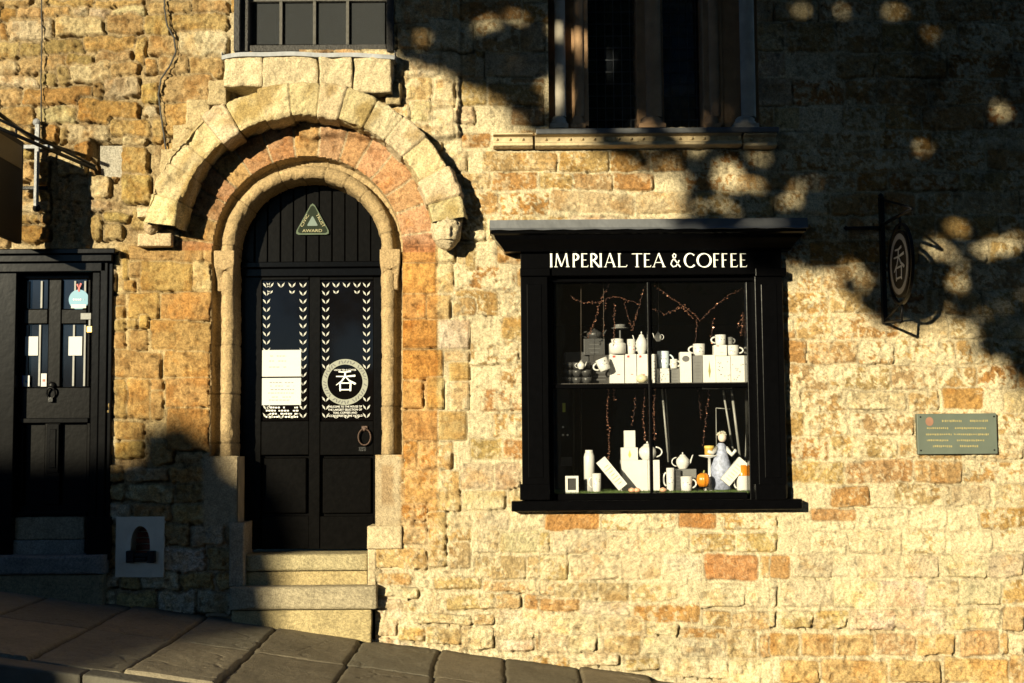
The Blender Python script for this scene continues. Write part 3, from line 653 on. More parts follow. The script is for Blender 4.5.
# tiny lines of lettering
def text_obj(name, body, px, py, size_px, Y, m, parent, align='CENTER', width=None, sxm=1.0, extr=.0008, rot=0):
    cu = bpy.data.curves.new(name, 'FONT'); cu.body = body; cu.align_x = align; cu.align_y = 'CENTER'; cu.size = 1; cu.extrude = 0
    o = bpy.data.objects.new('tmp', cu); COL.objects.link(o); bpy.context.view_layer.update()
    dg = bpy.context.evaluated_depsgraph_get(); me = bpy.data.meshes.new_from_object(o.evaluated_get(dg)); bpy.data.objects.remove(o)
    x, z = P(px, py, Y); s = size_px*(Y+9)/F/.7
    ws = max(v.co.x for v in me.vertices)-min(v.co.x for v in me.vertices) if len(me.vertices) else 1
    sx_ = s*sxm if width is None else width*(Y+9)/F/ws
    mb_ = MB(); mb_.v = []
    cr, sr = math.cos(rot), math.sin(rot)
    mb_.add([(x+v.co.x*sx_*cr-v.co.y*s*sr, Y, z+v.co.x*sx_*sr+v.co.y*s*cr) for v in me.vertices], [tuple(p.vertices) for p in me.polygons])
    bpy.data.meshes.remove(me)
    return mb_
def add_text(objmb, t):
    objmb.add(t.v, t.f)
mb = MB()
for i, (t, w) in enumerate((('WELCOME TO THE HOUSE OF', 34), ('THE LARGEST SELECTION OF', 34), ('TEAS, COFFEES AND', 24), ('ACCESSORIES IN THE WORLD', 35))):
    add_text(mb, text_obj('t', t, 345, 406.7+i*3.05, 1.9, YG-.003, None, None, width=w))
add_text(mb, text_obj('t', 'LOOSE TEA & COFFEE', 345, 370, 1.6, YG-.003, None, None, width=22))
mb.build('lettering', WHITE, door)
def dashes(mb, px0, px1, py, h, Y, rnd, cell=2.0):
    x = px0
    while x < px1:
        w = rnd.uniform(.5, 1.2)*cell
        if rnd.random() > .18: mb.pb(x, min(x+w, px1), py-h/2*rnd.uniform(.7, 1.1), py+h/2, Y, Y+.0008)
        x += w+cell*.35
rd = random.Random(5); mb = MB()
for i, (a, b) in enumerate(((267, 298), (266, 299), (268, 298), (266, 298))): dashes(mb, a, b, 407.5+i*3.1, 1.5, YG-.003, rd, 2.2)
mb.build('small_print', WHITE, door)
# ring handle
mb = MB(); x, z = P(364.5, 435.5, YD-.03); mb.tube([(x+.042*math.cos(a), YD-.035, z+.055*math.sin(a)-.01) for a in np.linspace(0, 2*math.pi, 24)[:-1]], .006, closed=True)
mb.smooth = False; mb.box(x-.02, x+.02, YD-.03, YD-.01, z+.03, z+.065); mb.tube([(x, YD-.045, z+.045), (x, YD, z+.045)], .012); mb.build('ring_handle', RUST, door, bevel=.002)
# bolt-eye / keyholes
mb = MB(); mb.pb(359, 366, 447, 451, YD-.017, YD); mb.build('latch_plate', IRON, door)
# triangle award plaque (fixed on the tympanum)
x, z = P(312.5, 221, YD-.02); tri = thing('award_plaque', (x, YD-.02, z), 'small green triangular civic trust award plaque screwed to the boards above the black door', 'plaque')
def rtri(s, cxx, czz, k=.12):
    vs = [(cxx, czz+s*.62), (cxx+s*.56, czz-s*.42), (cxx-s*.56, czz-s*.42)]; out = []
    for i in range(3):
        p, a, b = vs[i], vs[i-1], vs[(i+1) % 3]
        out += [(p[0]+(a[0]-p[0])*k, p[1]+(a[1]-p[1])*k), (p[0]+(a[0]-p[0])*k*.3+(b[0]-p[0])*k*.3, p[1]+(a[1]-p[1])*k*.3+(b[1]-p[1])*k*.3), (p[0]+(b[0]-p[0])*k, p[1]+(b[1]-p[1])*k)]
    return out[::-1]
TG = mat('plaque_green', (.018, .024, .016), rough=.7, spec=.05, bump=0, noise=.1)
mb = MB(); mb.prism(rtri(.225, x, z), YD-.018, YD+.004); mb.build('plate', mat('plaque_rim', (.09, .115, .08), rough=.7, spec=.1, bump=0), tri)
mb = MB(); mb.prism(rtri(.200, x, z), YD-.0205, YD-.017); mb.build('face', TG, tri)
mb = MB(); mb.prism(rtri(.07, x, z-.005), YD-.023, YD-.02); mb.build('emblem', mat('plaque_teal', (.08, .12, .10), rough=.5, bump=0), tri)
mb = MB(); add_text(mb, text_obj('t', 'AWARD', 312.3, 230.8, 3.0, YD-.0235, None, None, width=20))
add_text(mb, text_obj('t', 'CIVIC', 304.8, 220.5, 3.0, YD-.0235, None, None, width=14, rot=R(61)))
add_text(mb, text_obj('t', 'TRUST', 320.3, 220.5, 3.0, YD-.0235, None, None, width=15, rot=R(-61)))
mb.build('lettering', mat('plaque_lettering', (.30, .27, .13), rough=.5, bump=0), tri)
# notices taped inside the left glass
for (py0, py1, lab, ln) in ((350, 376.5, 'upper white paper notice on the left glass of the arched door, almost blank', (356, 361, 367)), (378, 405, 'lower white paper notice with six faint lines, left glass of the arched door', (382.5, 386, 389.5, 393, 397, 400))):
    xx, zz = P(282, py1, YG-.008); t = thing('paper_notice', (xx, YG-.008, zz), lab, 'notice')
    mb = MB(); mb.pb(262, 301, py0, py1, YG-.0075, YG-.0055); mb.build('sheet', PAPER, t)
    mb = MB()
    for l in ln: dashes(mb, 268+(l % 3), 294 if len(ln) > 4 else 286, l, .8, YG-.0085, rd, 2.6)
    mb.build('writing', mat('pale_writing', (.17, .17, .17), bump=0, noise=0), t)
# ------------------------------------------------------------------ doorsteps
def step_block(name, px0, px1, pz0, pz1, yf, yb, color, seed, nose=.02, label=None):
    mx = (px0+px1)/2; return rough_block(name, P(px0, pz0, yf)[0], P(px1, pz0, yf)[0], yf, yb, P(mx, pz1, yf)[1], P(mx, pz0, yf)[1], color, seed=seed, amp=.014, round_=nose, cell=24)
rng = (.50, .44, .33)
step_block('doorstep', 243, 367, 554.5, 571, .0, .6, (.42, .35, .20), 81, .022)
step_block('step_riser', 243, 367, 571.5, 586, .025, .4, (.44, .34, .17), 82, .006)
step_block('doorstep', 229, 376.5, 587, 610, -.12, .3, (.38, .32, .21), 83, .026)
step_block('step_riser', 232, 371, 610.5, 650, -.095, .3, (.44, .35, .18), 84, .008)

# ================================================================== SIDE DOOR (left)
YS = .07
mb = MB()
mb.pb(16, 90, 270, 516, YS+.035, YS+.07)
sdoor = mb.build('side_door', BLACKW, BLD)
mb = MB()
mb.pb(-12, 106, 262, 272, -.045, .12); mb.pb(-14, 112, 254, 262, -.075, .1); mb.pb(-16, 115, 248.5, 254, -.105, .1)
mb.pb(90, 98, 272, 556, -.02, .12); mb.pb(98, 106, 262.2, 556, -.045, .12); mb.pb(106, 111, 262.2, 556, -.03, .08)
mb.pb(-12, 14, 272, 556, -.02, .12); mb.pb(86, 110, 517, 560, -.055, .1)
mb.build('door_frame', BLACK, sdoor, bevel=.006)
mb = MB()
for a in ((16, 90, 272, 279), (16, 23, 279.3, 387), (48, 61, 279.3, 387), (87, 90, 279.3, 387), (23.2, 47.8, 309, 324), (61.2, 86.8, 309, 324), (16, 90, 387.3, 420), (16, 23, 420.3, 505), (86, 90, 420.3, 505), (44, 60, 420.3, 505), (16, 90, 505.3, 517)):
    mb.pb(*a, YS, YS+.034)
mb.build('door_stiles', BLACKW, sdoor, bevel=.006)
for a in ((16, 88, 418, 423, YS-.02), (16, 86, 512, 516, YS-.03)):
    mb = MB(); mb.pb(*a, YS); mb.build('door_moulding', BLACK, sdoor, bevel=.004)
for a, b, c, d in ((23.2, 47.8, 279.4, 308.8), (61.2, 86.8, 279.4, 308.8), (23.2, 47.8, 324.2, 387), (61.2, 86.8, 324.2, 387)):
    mb = MB(); mb.pb(a, b, c, d, YS+.026, YS+.030); mb.build('pane', mat('black_pane', (.005, .006, .009), rough=.08, bump=0), sdoor)
for k, (xx, a, b) in enumerate(((28.2, 281, 308), (41.5, 281, 308), (75, 281, 308), (85, 281, 308), (27, 325, 386), (39.5, 325, 386), (73.5, 325, 386), (84.5, 325, 386))):
    mb = MB(); mb.pb(xx-.9, xx+.9, a, b, YS+.012, YS+.022); mb.build('security_bar', BARS, sdoor)
mb = MB(); x, z = P(52, 393, YS)
mb.lathe([(0, 0), (.022, .0), (.026, .012), (.012, .02), (.0, .022)], (x, YS, z+.05), M=Matrix.Rotation(R(90), 4, 'X'))
mb.tube([(x+.028*math.cos(a), YS-.02-.01*math.sin(a), z+.036*math.sin(a)) for a in np.linspace(0, 2*math.pi, 20)[:-1]], .007, closed=True); mb.box(x-.015, x+.015, YS-.03, YS, z-.06, z-.03); mb.build('knocker', IRON, sdoor)
mb = MB(); mb.pb(46.5, 58.5, 424, 473, YS-.012, YS); mb.pb(49.5, 55.5, 429, 468, YS-.02, YS-.012); mb.build('letter_plate', BLACK, sdoor, bevel=.003)
for (a, b, lab) in ((69-.5, 82, 'white paper sheet behind the bars, right lower pane of the black side door'), (25, 38, 'white paper sheet behind the bars, left lower pane of the black side door')):
    xx, zz = P((a+b)/2, 356, YS); o = MB().pb(a, b, 336.5, 355.5, YS+.005, YS+.008).build('paper_sheet', PAPER); tag(o, lab, 'notice')
x, z = P(78.5, 299.5, YS); t = thing('round_sticker', (x, YS, z), 'round blue sticker with pale strip, top right pane of the black side door', 'sticker')
mb = MB(); mb.prism([(x+.068*math.cos(a), z+.068*math.sin(a)) for a in np.linspace(0, -2*math.pi, 33)[:-1]], YS+.006, YS+.010); mb.build('disc', BLUE, t)
mb = MB(); mb.box(x-.05, x+.05, YS+.003, YS+.0055, z-.058, z-.034); mb.build('pale_strip', mat('pale_green_print', (.55, .6, .45), bump=0), t)
mb = MB(); dashes(mb, 73, 84, 299.5, 1.6, YS+.003, rd, 1.6); mb.build('lettering', WHITE, t)
mb = MB(); stroke(mb, [(x-.012, z+.105), (x, z+.075), (x+.014, z+.11)], .012, YS+.003); stroke(mb, [(x, z+.078), (x, z+.055)], .012, YS+.0025); mb.build('red_mark', RED, t)
for (a, b, c, d, lab, mm) in ((19.3, 23, 375.5, 386.5, 'small dark blue card, lower left corner of the black side door glass', NAVY), (23.4, 29.5, 375.5, 386.5, 'small white card beside the dark blue card, lower left glass of the black side door', BLUE), (41, 46.5, 373.5, 386.5, 'small white card with red spot, low in the left pane of black side door', RED)):
    xx, zz = P(a, d, YS); t = thing('small_card', (xx, YS, zz), lab, 'card')
    mb = MB(); mb.pb(a, b, c, d, YS+.005, YS+.008); mb.build('card', PAPER if mm is not NAVY else NAVY, t)
    if mm is not NAVY:
        mb = MB(); mb.pb((a+b)/2-1.3, (a+b)/2+1.3, (c+d)/2-.8, (c+d)/2+1.6, YS+.003, YS+.0045); mb.build('printed_spot', mm, t)
xx, zz = P(88, 332, YS); t = thing('padlock', (xx, YS-.03, zz), 'little brass padlock hanging from a white hasp on the black side door', 'padlock')
mb = MB(); mb.pb(80.5, 91, 313, 319.5, YS-.016, YS-.001); mb.pb(88.5, 90.5, 319.6, 326, YS-.012, YS-.006); mb.build('hasp', BARS, t, bevel=.002)
mb = MB(); mb.pb(86.5, 92, 326, 332.5, YS-.03, YS-.012); mb.build('lock_body', BRASS, t, bevel=.003)
rblock('step_riser', -40, 84, 517, 540, .045, .2, (.36, .29, .19), seed=85, amp=.008)
rblock('step_riser', -40, 84, 540.5, 562, .02, .2, (.30, .27, .22), seed=86, amp=.008)
rblock('doorstep', -60, 104, 556, 575, -.13, .2, (.20, .185, .16), seed=87, amp=.006, round_=.02)
rblock('step_riser', -60, 102, 575.5, 612, -.11, .2, (.26, .21, .12), seed=88, amp=.008)

# ================================================================== UPPER LEFT WINDOW
YW = .03
OLDP = mat('old_flaking_black_paint', (.02, .018, .016), rough=.6, noise=.5, nscale=40, bump=.9, bscale=90)
mb = MB(); zt = P(312, -88, 0)[1]
mb.pb(234, 240, -90, 51, -.10, .1); mb.pb(240, 248.5, -90, 51, -.05, .1); mb.pb(386.5, 393.5, -90, 51, -.09, .1); mb.pb(248.7, 386.3, 44.5, 51, -.03, .1)
mb.pb(234, 393, -98, -90, -.09, .1)
uw = mb.build('upper_window', OLDP, BLD, bevel=.005)
mb = MB()
for xx in (281, 314.5, 347.5): mb.pb(xx-1.4, xx+1.4, -90, 44.5, -.0, .05)
for yy in (-.5, -45): mb.pb(248.6, 386.4, yy-1.4, yy+1.4, -.002, .048)
mb.build('glazing_bars', mat('weathered_glazing_bars', (.085, .08, .07), rough=.8, noise=.4, nscale=50, bump=.8), uw)
xs = [249, 281, 314.5, 347.5, 386.3]
for r0, r1 in ((1.2, 44.4), (-43.4, -2.2), (-89.8, -46.6)):
    for k in range(4):
        mb = MB(); mb.pb(xs[k]+1.5, xs[k+1]-1.5, r0, r1, .028, .031)
        o = mb.build('pane', G_OLD, uw)
mb = MB(); x0 = P(222, 53, -.2)[0]; x1 = P(394.5, 53, -.2)[0]; z0 = P(308, 54, -.2)[1]
pts = []
for k in range(41):
    t = k/40; x = x0+(x1-x0)*t; pts.append((x, z0+.003*math.sin(t*19)+.007*math.sin(t*5+.5)-(.02*(abs(t-.5)*2)**6)))
for k in range(40):
    (xa, za), (xb, zb_) = pts[k], pts[k+1]
    mb.add([(xa, -.205, za-.018), (xb, -.205, zb_-.018), (xb, -.205, zb_+.010), (xa, -.205, za+.010), (xa, -.02, za+.05), (xb, -.02, zb_+.05), (xa, .0, za-.020), (xb, 0, zb_-.020)], [(0, 1, 2, 3), (3, 2, 5, 4), (1, 0, 6, 7)])
mb.box(x0-.002, x0, -.205, 0, z0-.03, z0+.02); mb.box(x1, x1+.002, -.205, 0, z0-.03, z0+.02)
mb.build('lead_sill', PALELEAD, uw)
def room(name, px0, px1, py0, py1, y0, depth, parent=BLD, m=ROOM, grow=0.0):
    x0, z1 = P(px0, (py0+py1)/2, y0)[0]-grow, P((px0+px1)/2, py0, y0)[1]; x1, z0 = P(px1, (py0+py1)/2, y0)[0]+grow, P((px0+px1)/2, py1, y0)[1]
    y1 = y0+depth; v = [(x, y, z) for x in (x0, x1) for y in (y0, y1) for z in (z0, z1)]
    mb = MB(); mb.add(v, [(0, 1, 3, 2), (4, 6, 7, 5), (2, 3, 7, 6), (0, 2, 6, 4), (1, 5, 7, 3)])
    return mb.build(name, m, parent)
room('dark_room', 238, 390, -95, 50, .10, 1.5)

# ================================================================== TWO-LIGHT STONE WINDOW
def col_(mb, px, w, py0, py1, Y, yc=None):
    x, z1 = P(px, py0, Y); z0 = P(px, py1, Y)[1]; r_ = w/2*(Y+9)/F
    mb.lathe([(r_*1.0, 0), (r_, z1-z0)], (x, Y+r_, z0), n=20)
JM = mat('brown_window_stone', (.36, .22, .12), rough=.9, noise=.25, nscale=9, bump=.6, bscale=40)
JG = mat('grey_window_stone', (.38, .34, .28), rough=.9, noise=.25, nscale=9, bump=.6, bscale=40)
mb = MB(); mb.pb(545, 586, -60, 128, .12, .45); mb.pb(636, 663, -60, 128, .2, .45); mb.pb(706, 760, -60, 128, .12, .45)
mb.pb(574, 588, -60, 126, .08, .3); mb.pb(702, 722, -60, 126, .10, .3)
xc, zc = P(652, -60, .12)                          # round arch above the two lights
for k in range(24):
    a, b = math.pi*k/24, math.pi*(k+1)/24
    for r0, r1, y0 in ((.56, .80, .12), (.47, .56, .2)):
        q = [(xc+r*math.cos(t), zc+r*math.sin(t)) for r, t in ((r0, a), (r0, b), (r1, b), (r1, a))]; mb.prism(q, y0, .45)
sw = mb.build('stone_window', JM, BLD, bevel=.008)
for px, w, Y, m_ in ((559, 11, .02, JG), (578, 9, .05, JM), (652, 16, .06, JM), (712, 10, .06, JM), (746, 15, .0, JG)):
    mb = MB(); col_(mb, px, w, -62, 116, Y); r_ = w/2*(Y+9)/F
    x, z = P(px, 121, Y); mb.lathe([(r_*1.5, -.02), (r_*1.5, .0), (r_*1.25, .012), (r_*1.35, .022), (r_*1.0, .036)], (x, Y+r_, z)); mb.smooth = False
    mb.box(x-r_*1.7, x+r_*1.7, Y-r_*.4, Y+.2, P(px, 128, Y)[1], z-.018); mb.build('shaft', m_, sw)
for a, b in ((588, 638), (662, 704)):
    mb = MB(); mb.pb(a, b, -60, 128, .32, .325); pn = mb.build('pane', G_DARK, sw)
    mb = MB(); n = int((b-a)/9)
    for k in range(1, n+1): mb.pb(a+(b-a)*k/(n+1)-.35, a+(b-a)*k/(n+1)+.35, -60, 128, .312, .318)
    for k in range(16): mb.pb(a, b, -60+k*12-.35, -60+k*12+.35, .310, .3115)
    mb.build('lead_cames', mat('dull_lead', (.08, .09, .11), rough=.6, metal=.4, bump=0), pn)
room('dark_room', 545, 758, -200, 130, .46, 1.2)
mb = MB(); mb.pb(536, 779, 127.5, 133, -.10, .2); mb.build('lead_ledge', LEAD, sw, bevel=.006)
# nailhead sill moulding
NH = mat('sill_moulding_stone', (.47, .37, .22), rough=.95, noise=.25, nscale=14, bump=.8, bscale=45)
def nailhead(px0, px1, first, last, pitch):
    x0, z1 = P(px0, 133.3, -.07); x1, z0 = P(px1, 148, -.07)[0], P(px0, 148, -.07)[1]; z0 = z1-.097
    prof = [(.02, z1), (-.085, z1), (-.09, z1-.012), (-.05, z1-.022), (-.045, z1-.055), (-.075, z1-.066), (-.08, z1-.085), (-.045, z0), (.02, z0)]
    mb = MB(); n = len(prof); vs = [(x0, y, z) for y, z in prof]+[(x1, y, z) for y, z in prof]
    mb.add(vs, [tuple(range(n)), tuple(range(n, 2*n))[::-1]]+[(i, n+i, n+(i+1) % n, (i+1) % n) for i in range(n)])
    k = first
    while k < last:
        x, z = P(k, 140.2, -.06); z = (z1-.0385); q = .011
        mb.add([(x-q, -.046, z-q), (x+q, -.046, z-q), (x+q, -.046, z+q), (x-q, -.046, z+q), (x, -.072, z)], [(0, 1, 4), (1, 2, 4), (2, 3, 4), (3, 0, 4)])
        k += pitch
    return mb.build('nailhead_sill', NH, sw, bevel=.004)
nailhead(493, 533, 497, 532, 13); nailhead(535, 742, 546, 735, 12.2); nailhead(744, 777, 752, 775, 13)

# ================================================================== SHOP WINDOW
YF = -.095
mb = MB(); mb.pb(520.5, 781.5, 249, 275, YF, .12)
shop = mb.build('shop_window', BLACK, BLD, bevel=.004)
# cornice: lead capped, with a deep cove
x0, x1 = P(489.5, 222, -.24)[0], P(808, 222, -.24)[0]
zt, zl, zc0 = P(648, 215.5, -.24)[1], P(648, 229, -.24)[1], P(648, 251, -.12)[1]
prof = [(-.225, 0, zl-.004), (-.225, 0, zl-.02), (-.205, .0, zl-.03), (-.195, 0, zl-.055), (-.165, 0, zl-.085), (-.14, 0, zl-.115), (-.135, 0, zc0), (.05, 0, zc0)]
mb = MB(); rows = []
for (y, _, z) in prof:
    ins = (y+.225)*.95; ins = min(ins, .125)
    rows.append((x0+.01+ins, x1-.01-ins, y, z))
for i in range(len(rows)-1):
    a, b = rows[i], rows[i+1]
    mb.add([(a[0], a[2], a[3]), (a[1], a[2], a[3]), (b[1], b[2], b[3]), (b[0], b[2], b[3])], [(0, 1, 2, 3)])
    mb.add([(a[0], a[2], a[3]), (b[0], b[2], b[3]), (b[0], .03, b[3]), (a[0], .03, a[3])], [(0, 1, 2, 3)])
    mb.add([(a[1], a[2], a[3]), (b[1], b[2], b[3]), (b[1], .03, b[3]), (a[1], .03, a[3])], [(3, 2, 1, 0)])
mb.build('cornice', BLACK, shop)
mb = MB()
n = 30
for k in range(n):
    xa, xb = x0+(x1-x0)*k/n, x0+(x1-x0)*(k+1)/n; da, db = .003*math.sin(k*2.1), .003*math.sin((k+1)*2.1)
    if k == 0: da = 0
    mb.add([(xa, -.245, zl+da), (xb, -.245, zl+db), (xb, -.235, zl+.015), (xa, -.235, zl+.015), (xa, -.225, zt-.02), (xb, -.225, zt-.02), (xa, .02, zt+.02), (xb, .02, zt+.02), (xa, -.2, zl-.003), (xb, -.2, zl-.003)], [(0, 1, 3-1, 3), (3, 2, 5, 4), (4, 5, 7, 6), (1, 0, 8, 9)])
for x in (x0, x1): mb.add([(x, -.245, zl), (x, -.225, zt-.02), (x, .02, zt+.02), (x, .02, zl)], [(0, 1, 2, 3)])
mb.build('lead_flashing', LEAD, shop)
# fascia lettering
LET = {
 'I': (.3, [([(.5, 0), (.5, 1)], .17), ([(.2, .02), (.8, .02)], .05), ([(.2, .98), (.8, .98)], .05)]),
 'M': (1, [([(.13, 0), (.2, 1)], .075), ([(.2, 1), (.5, .05)], .15), ([(.5, .05), (.8, 1)], .07), ([(.8, 1), (.9, 0)], .15), ([(.03, .02), (.25, .02)], .05), ([(.78, .02), (1.02, .02)], .05)]),
 'P': (1, [([(.2, 0), (.2, 1)], .16), ([(.05, .02), (.4, .02)], .05), ('arc', .2, .74, .62, .25, 90, -90)]),
 'E': (1, [([(.2, 0), (.2, 1)], .16), ([(.1, .03), (.92, .03), (.98, .14)], .06), ([(.2, .52), (.75, .52)], .06), ([(.1, .97), (.88, .97)], .06)]),
 'F': (1, [([(.25, 0), (.25, 1)], .16), ([(.1, .02), (.5, .02)], .05), ([(.25, .52), (.78, .52)], .06), ([(.12, .97), (.92, .97)], .06)]),
 'R': (1, [([(.17, 0), (.17, 1)], .15), ('arc', .17, .74, .55, .25, 90, -90), ([(.4, .5), (1.02, 0)], .15), ([(.05, .02), (.35, .02)], .05)]),
 'A': (1, [([(.1, 0), (.5, 1.02)], .06), ([(.5, 1.02), (.9, 0)], .15), ([(.25, .34), (.75, .34)], .055), ([(0, .02), (.22, .02)], .05), ([(.75, .02), (1.02, .02)], .05)]),
 'L': (1, [([(.2, 0), (.2, 1)], .15), ([(.05, .03), (.9, .03), (1, .16)], .06), ([(.05, .98), (.38, .98)], .05)]),
 'T': (1, [([(.5, 0), (.5, 1)], .15), ([(.0, .97), (1, .97)], .06), ([(.32, .02), (.68, .02)], .05)]),
 'C': (1, [('oval', .55, .5, .5, .5, 45, 318)]),
 'O': (1, [('oval', .5, .5, .47, .49, 0, 360)]),
 '&': (1, [([(1.0, .0), (.35, .68), (.28, .86), (.42, .99), (.58, .9), (.55, .74), (.2, .45), (.1, .22), (.3, .03), (.6, .08), (.9, .5)], .10)]),
}
def letters(mb, items, pyb, pyt, Y):
    for ch, a, b in items:
        x0, z0 = P(a, pyb, Y); x1, z1 = P(b, pyt, Y); w, h = x1-x0, z1-z0; _, st = LET[ch]; ci = 0
        for i, s in enumerate(st):
            yy = Y-.0006*(i+1)
            if s[0] == 'arc':
                _, ax_, az, rx, rz, a0, a1 = s; pts = [(x0+(ax_+rx*math.cos(R(t)))*w, z0+(az+rz*math.sin(R(t)))*h) for t in np.linspace(a0, a1, 14)]
                stroke(mb, pts, [h*(.05+.11*abs(math.cos(R(t)))) for t in np.linspace(a0, a1, 14)], yy)
            elif s[0] == 'oval':
                _, ax_, az, rx, rz, a0, a1 = s; ts = np.linspace(a0, a1, 30); pts = [(x0+(ax_+rx*math.cos(R(t)))*w, z0+(az+rz*math.sin(R(t)))*h) for t in ts]
                stroke(mb, pts, [h*(.055+.10*abs(math.cos(R(t+12)))**1.3) for t in ts], yy)
            else:
                stroke(mb, [(x0+p*w, z0+q*h) for p, q in s[0]], s[1]*h*.8, yy)
Z = lambda q: 540+q/4.655
its = [(c, Z(a), Z(b)) for c, a, b in (('I', 42, 62), ('M', 64, 136), ('P', 150, 184), ('E', 190, 224), ('R', 232, 274), ('I', 273, 292), ('A', 298, 352), ('L', 360, 405), ('T', 428, 476), ('E', 482, 516), ('A', 522, 583), ('&', 605, 652), ('C', 672, 722), ('O', 732, 796), ('F', 804, 836), ('F', 843, 874), ('E', 885, 919), ('E', 929, 962))]
mb = MB(); letters(mb, its, 267.2, 253.4, YF-.003); mb.build('fascia_lettering', WHITE, shop)
for a, b in ((521.5, 548.5), (757, 785)):
    mb = MB(); mb.pb(a, b, 276, 500, YF-.005, .12); mb.pb(a-1.5, b+1.5, 268, 276, YF-.025, .12); mb.pb(a-1.5, b+1.5, 484, 500, YF-.03, .12); mb.pb(a+6, b-6, 284, 478, YF-.010, YF); mb.build('pilaster', BLACK, shop, bevel=.004)
mb = MB(); mb.pb(511.5, 802.5, 500, 510.5, YF-.02, .12); mb.build('sill', BLACK, shop, bevel=.008)
mb = MB(); YM = -.03
mb.pb(548.5, 757, 273, 281.5, YM, .1); mb.pb(548.5, 553.5, 281.6, 499, YM, .1); mb.pb(748, 757, 281.6, 499, YM, .1); mb.pb(553.6, 747.9, 493, 499.8, YM, .1)
mb.pb(648.5, 652, 281.6, 492.9, YM+.012, .03); mb.pb(553.6, 747.9, 383.5, 388, YM+.016, .026)
mb.build('window_sash', BLACK, shop, bevel=.005)
for a, b in ((554, 648.3), (652.2, 747.7)):
    for c, d in ((281.8, 383.3), (388.2, 492.7)):
        MB().pb(a, b, c, d, .0, .003).build('pane', G_SHOP, shop)
room('dark_room', 440, 1150, 245, 880, .13, 6.0)
mb = MB(); mb.pb(542, 760, 382.8, 384.8, .05, .42); mb.build('display_shelf', SHELFM, shop)

# ------------------------------------------------------------------ goods in the window
def loc(px, py, Y): x, z = P(px, py, Y); return Vector((x, Y, z))
def sc(Y): return (Y+9)/F
ZS = P(650, 382.8, .05)[1]+.001     # top of the shelf
ZFL = P(650, 493.5, .10)[1]+.012    # turf level
GOODS_G = {'mug': 'mugs on show in the shop window', 'box': 'boxes and tins on show in the shop window', 'teapot': 'teapots on show in the shop window'}
def base_of(px, py, Y, on):
    p = loc(px, py, Y)
    if on == 'shelf': p.z = ZS
    if on == 'floor': p.z = ZFL
    return p
def top_px(h0, h1, Y): return (h1-h0)*sc(Y)
def carton(px0, px1, py0, py1, Y, d, label, on=None, m=CARD, rot=0, art=None, name='carton', tilt=0, cat='box'):
    b = base_of((px0+px1)/2, py1, Y, on); w = (px1-px0)*sc(Y); z1 = P((px0+px1)/2, py0, Y)[1]; h = z1-b.z if not tilt else (py1-py0)*sc(Y)
    t = thing(name, b, label, cat, GOODS_G['box']); M_ = Matrix.Translation(b+Vector((0, d/2, 0))) @ Matrix.Rotation(tilt, 4, 'Y') @ Matrix.Rotation(rot, 4, 'Z')
    if tilt: M_ = Matrix.Translation(loc((px0+px1)/2, (py0+py1)/2, Y)) @ Matrix.Rotation(tilt, 4, 'Y') @ Matrix.Translation((0, 0, -h/2))
    mb = MB(); mb.box(-w/2, w/2, -d/2, d/2, 0, h, M_); mb.build('carton_body', m, t, bevel=.002)
    mb = MB(); mb.box(-w/2+.001, w/2-.001, -d/2+.001, d/2-.001, h*.86, h*.866, M_); 
    a = art or ('lines', INK)
    mb = MB(); e = .0012
    if a[0] == 'lines':
        q = random.Random(int(px0*7+py0)); n = max(2, int(h/.03))
        for k in range(n):
            zz = h*(.15+.7*k/n); ww = w*q.uniform(.2, .36); mb.box(-ww, ww, -d/2-e, -d/2-.0002, zz, zz+.004, M_)
    elif a[0] == 'oval': mb.prism([(w*.32*math.cos(t_), h*.78+h*.1*math.sin(t_)) for t_ in np.linspace(0, -2*math.pi, 21)[:-1]], -d/2-e, -d/2-.0002, M_)
    elif a[0] == 'leaf': mb.prism([(0, h*.15), (w*.10, h*.4), (0, h*.8), (-w*.10, h*.4)][::-1], -d/2-e, -d/2-.0002, M_)
    elif a[0] == 'spots':
        q = random.Random(int(px0*3)); 
        for k in range(int(18*w/.2)+6): xx, zz = q.uniform(-.44, .44)*w, q.uniform(.06, .92)*h; mb.box(xx, xx+.006, -d/2-e, -d/2-.0002, zz, zz+.006, M_)
    elif a[0] == 'tag': mb.box(-w*.3, -w*.1, -d/2-e, -d/2-.0002, h*.88, h*.95, M_); mb.box(w*.0, w*.2, -d/2-e, -d/2-.0002, h*.3, h*.32, M_)
    mb.build('printed_label', a[1], t)
    return t
def ringpts(c, rx, rz, a0, a1, n, yy=0): return [(c[0]+rx*math.cos(R(t)), c[1]+yy, c[2]+rz*math.sin(R(t))) for t in np.linspace(a0, a1, n)]
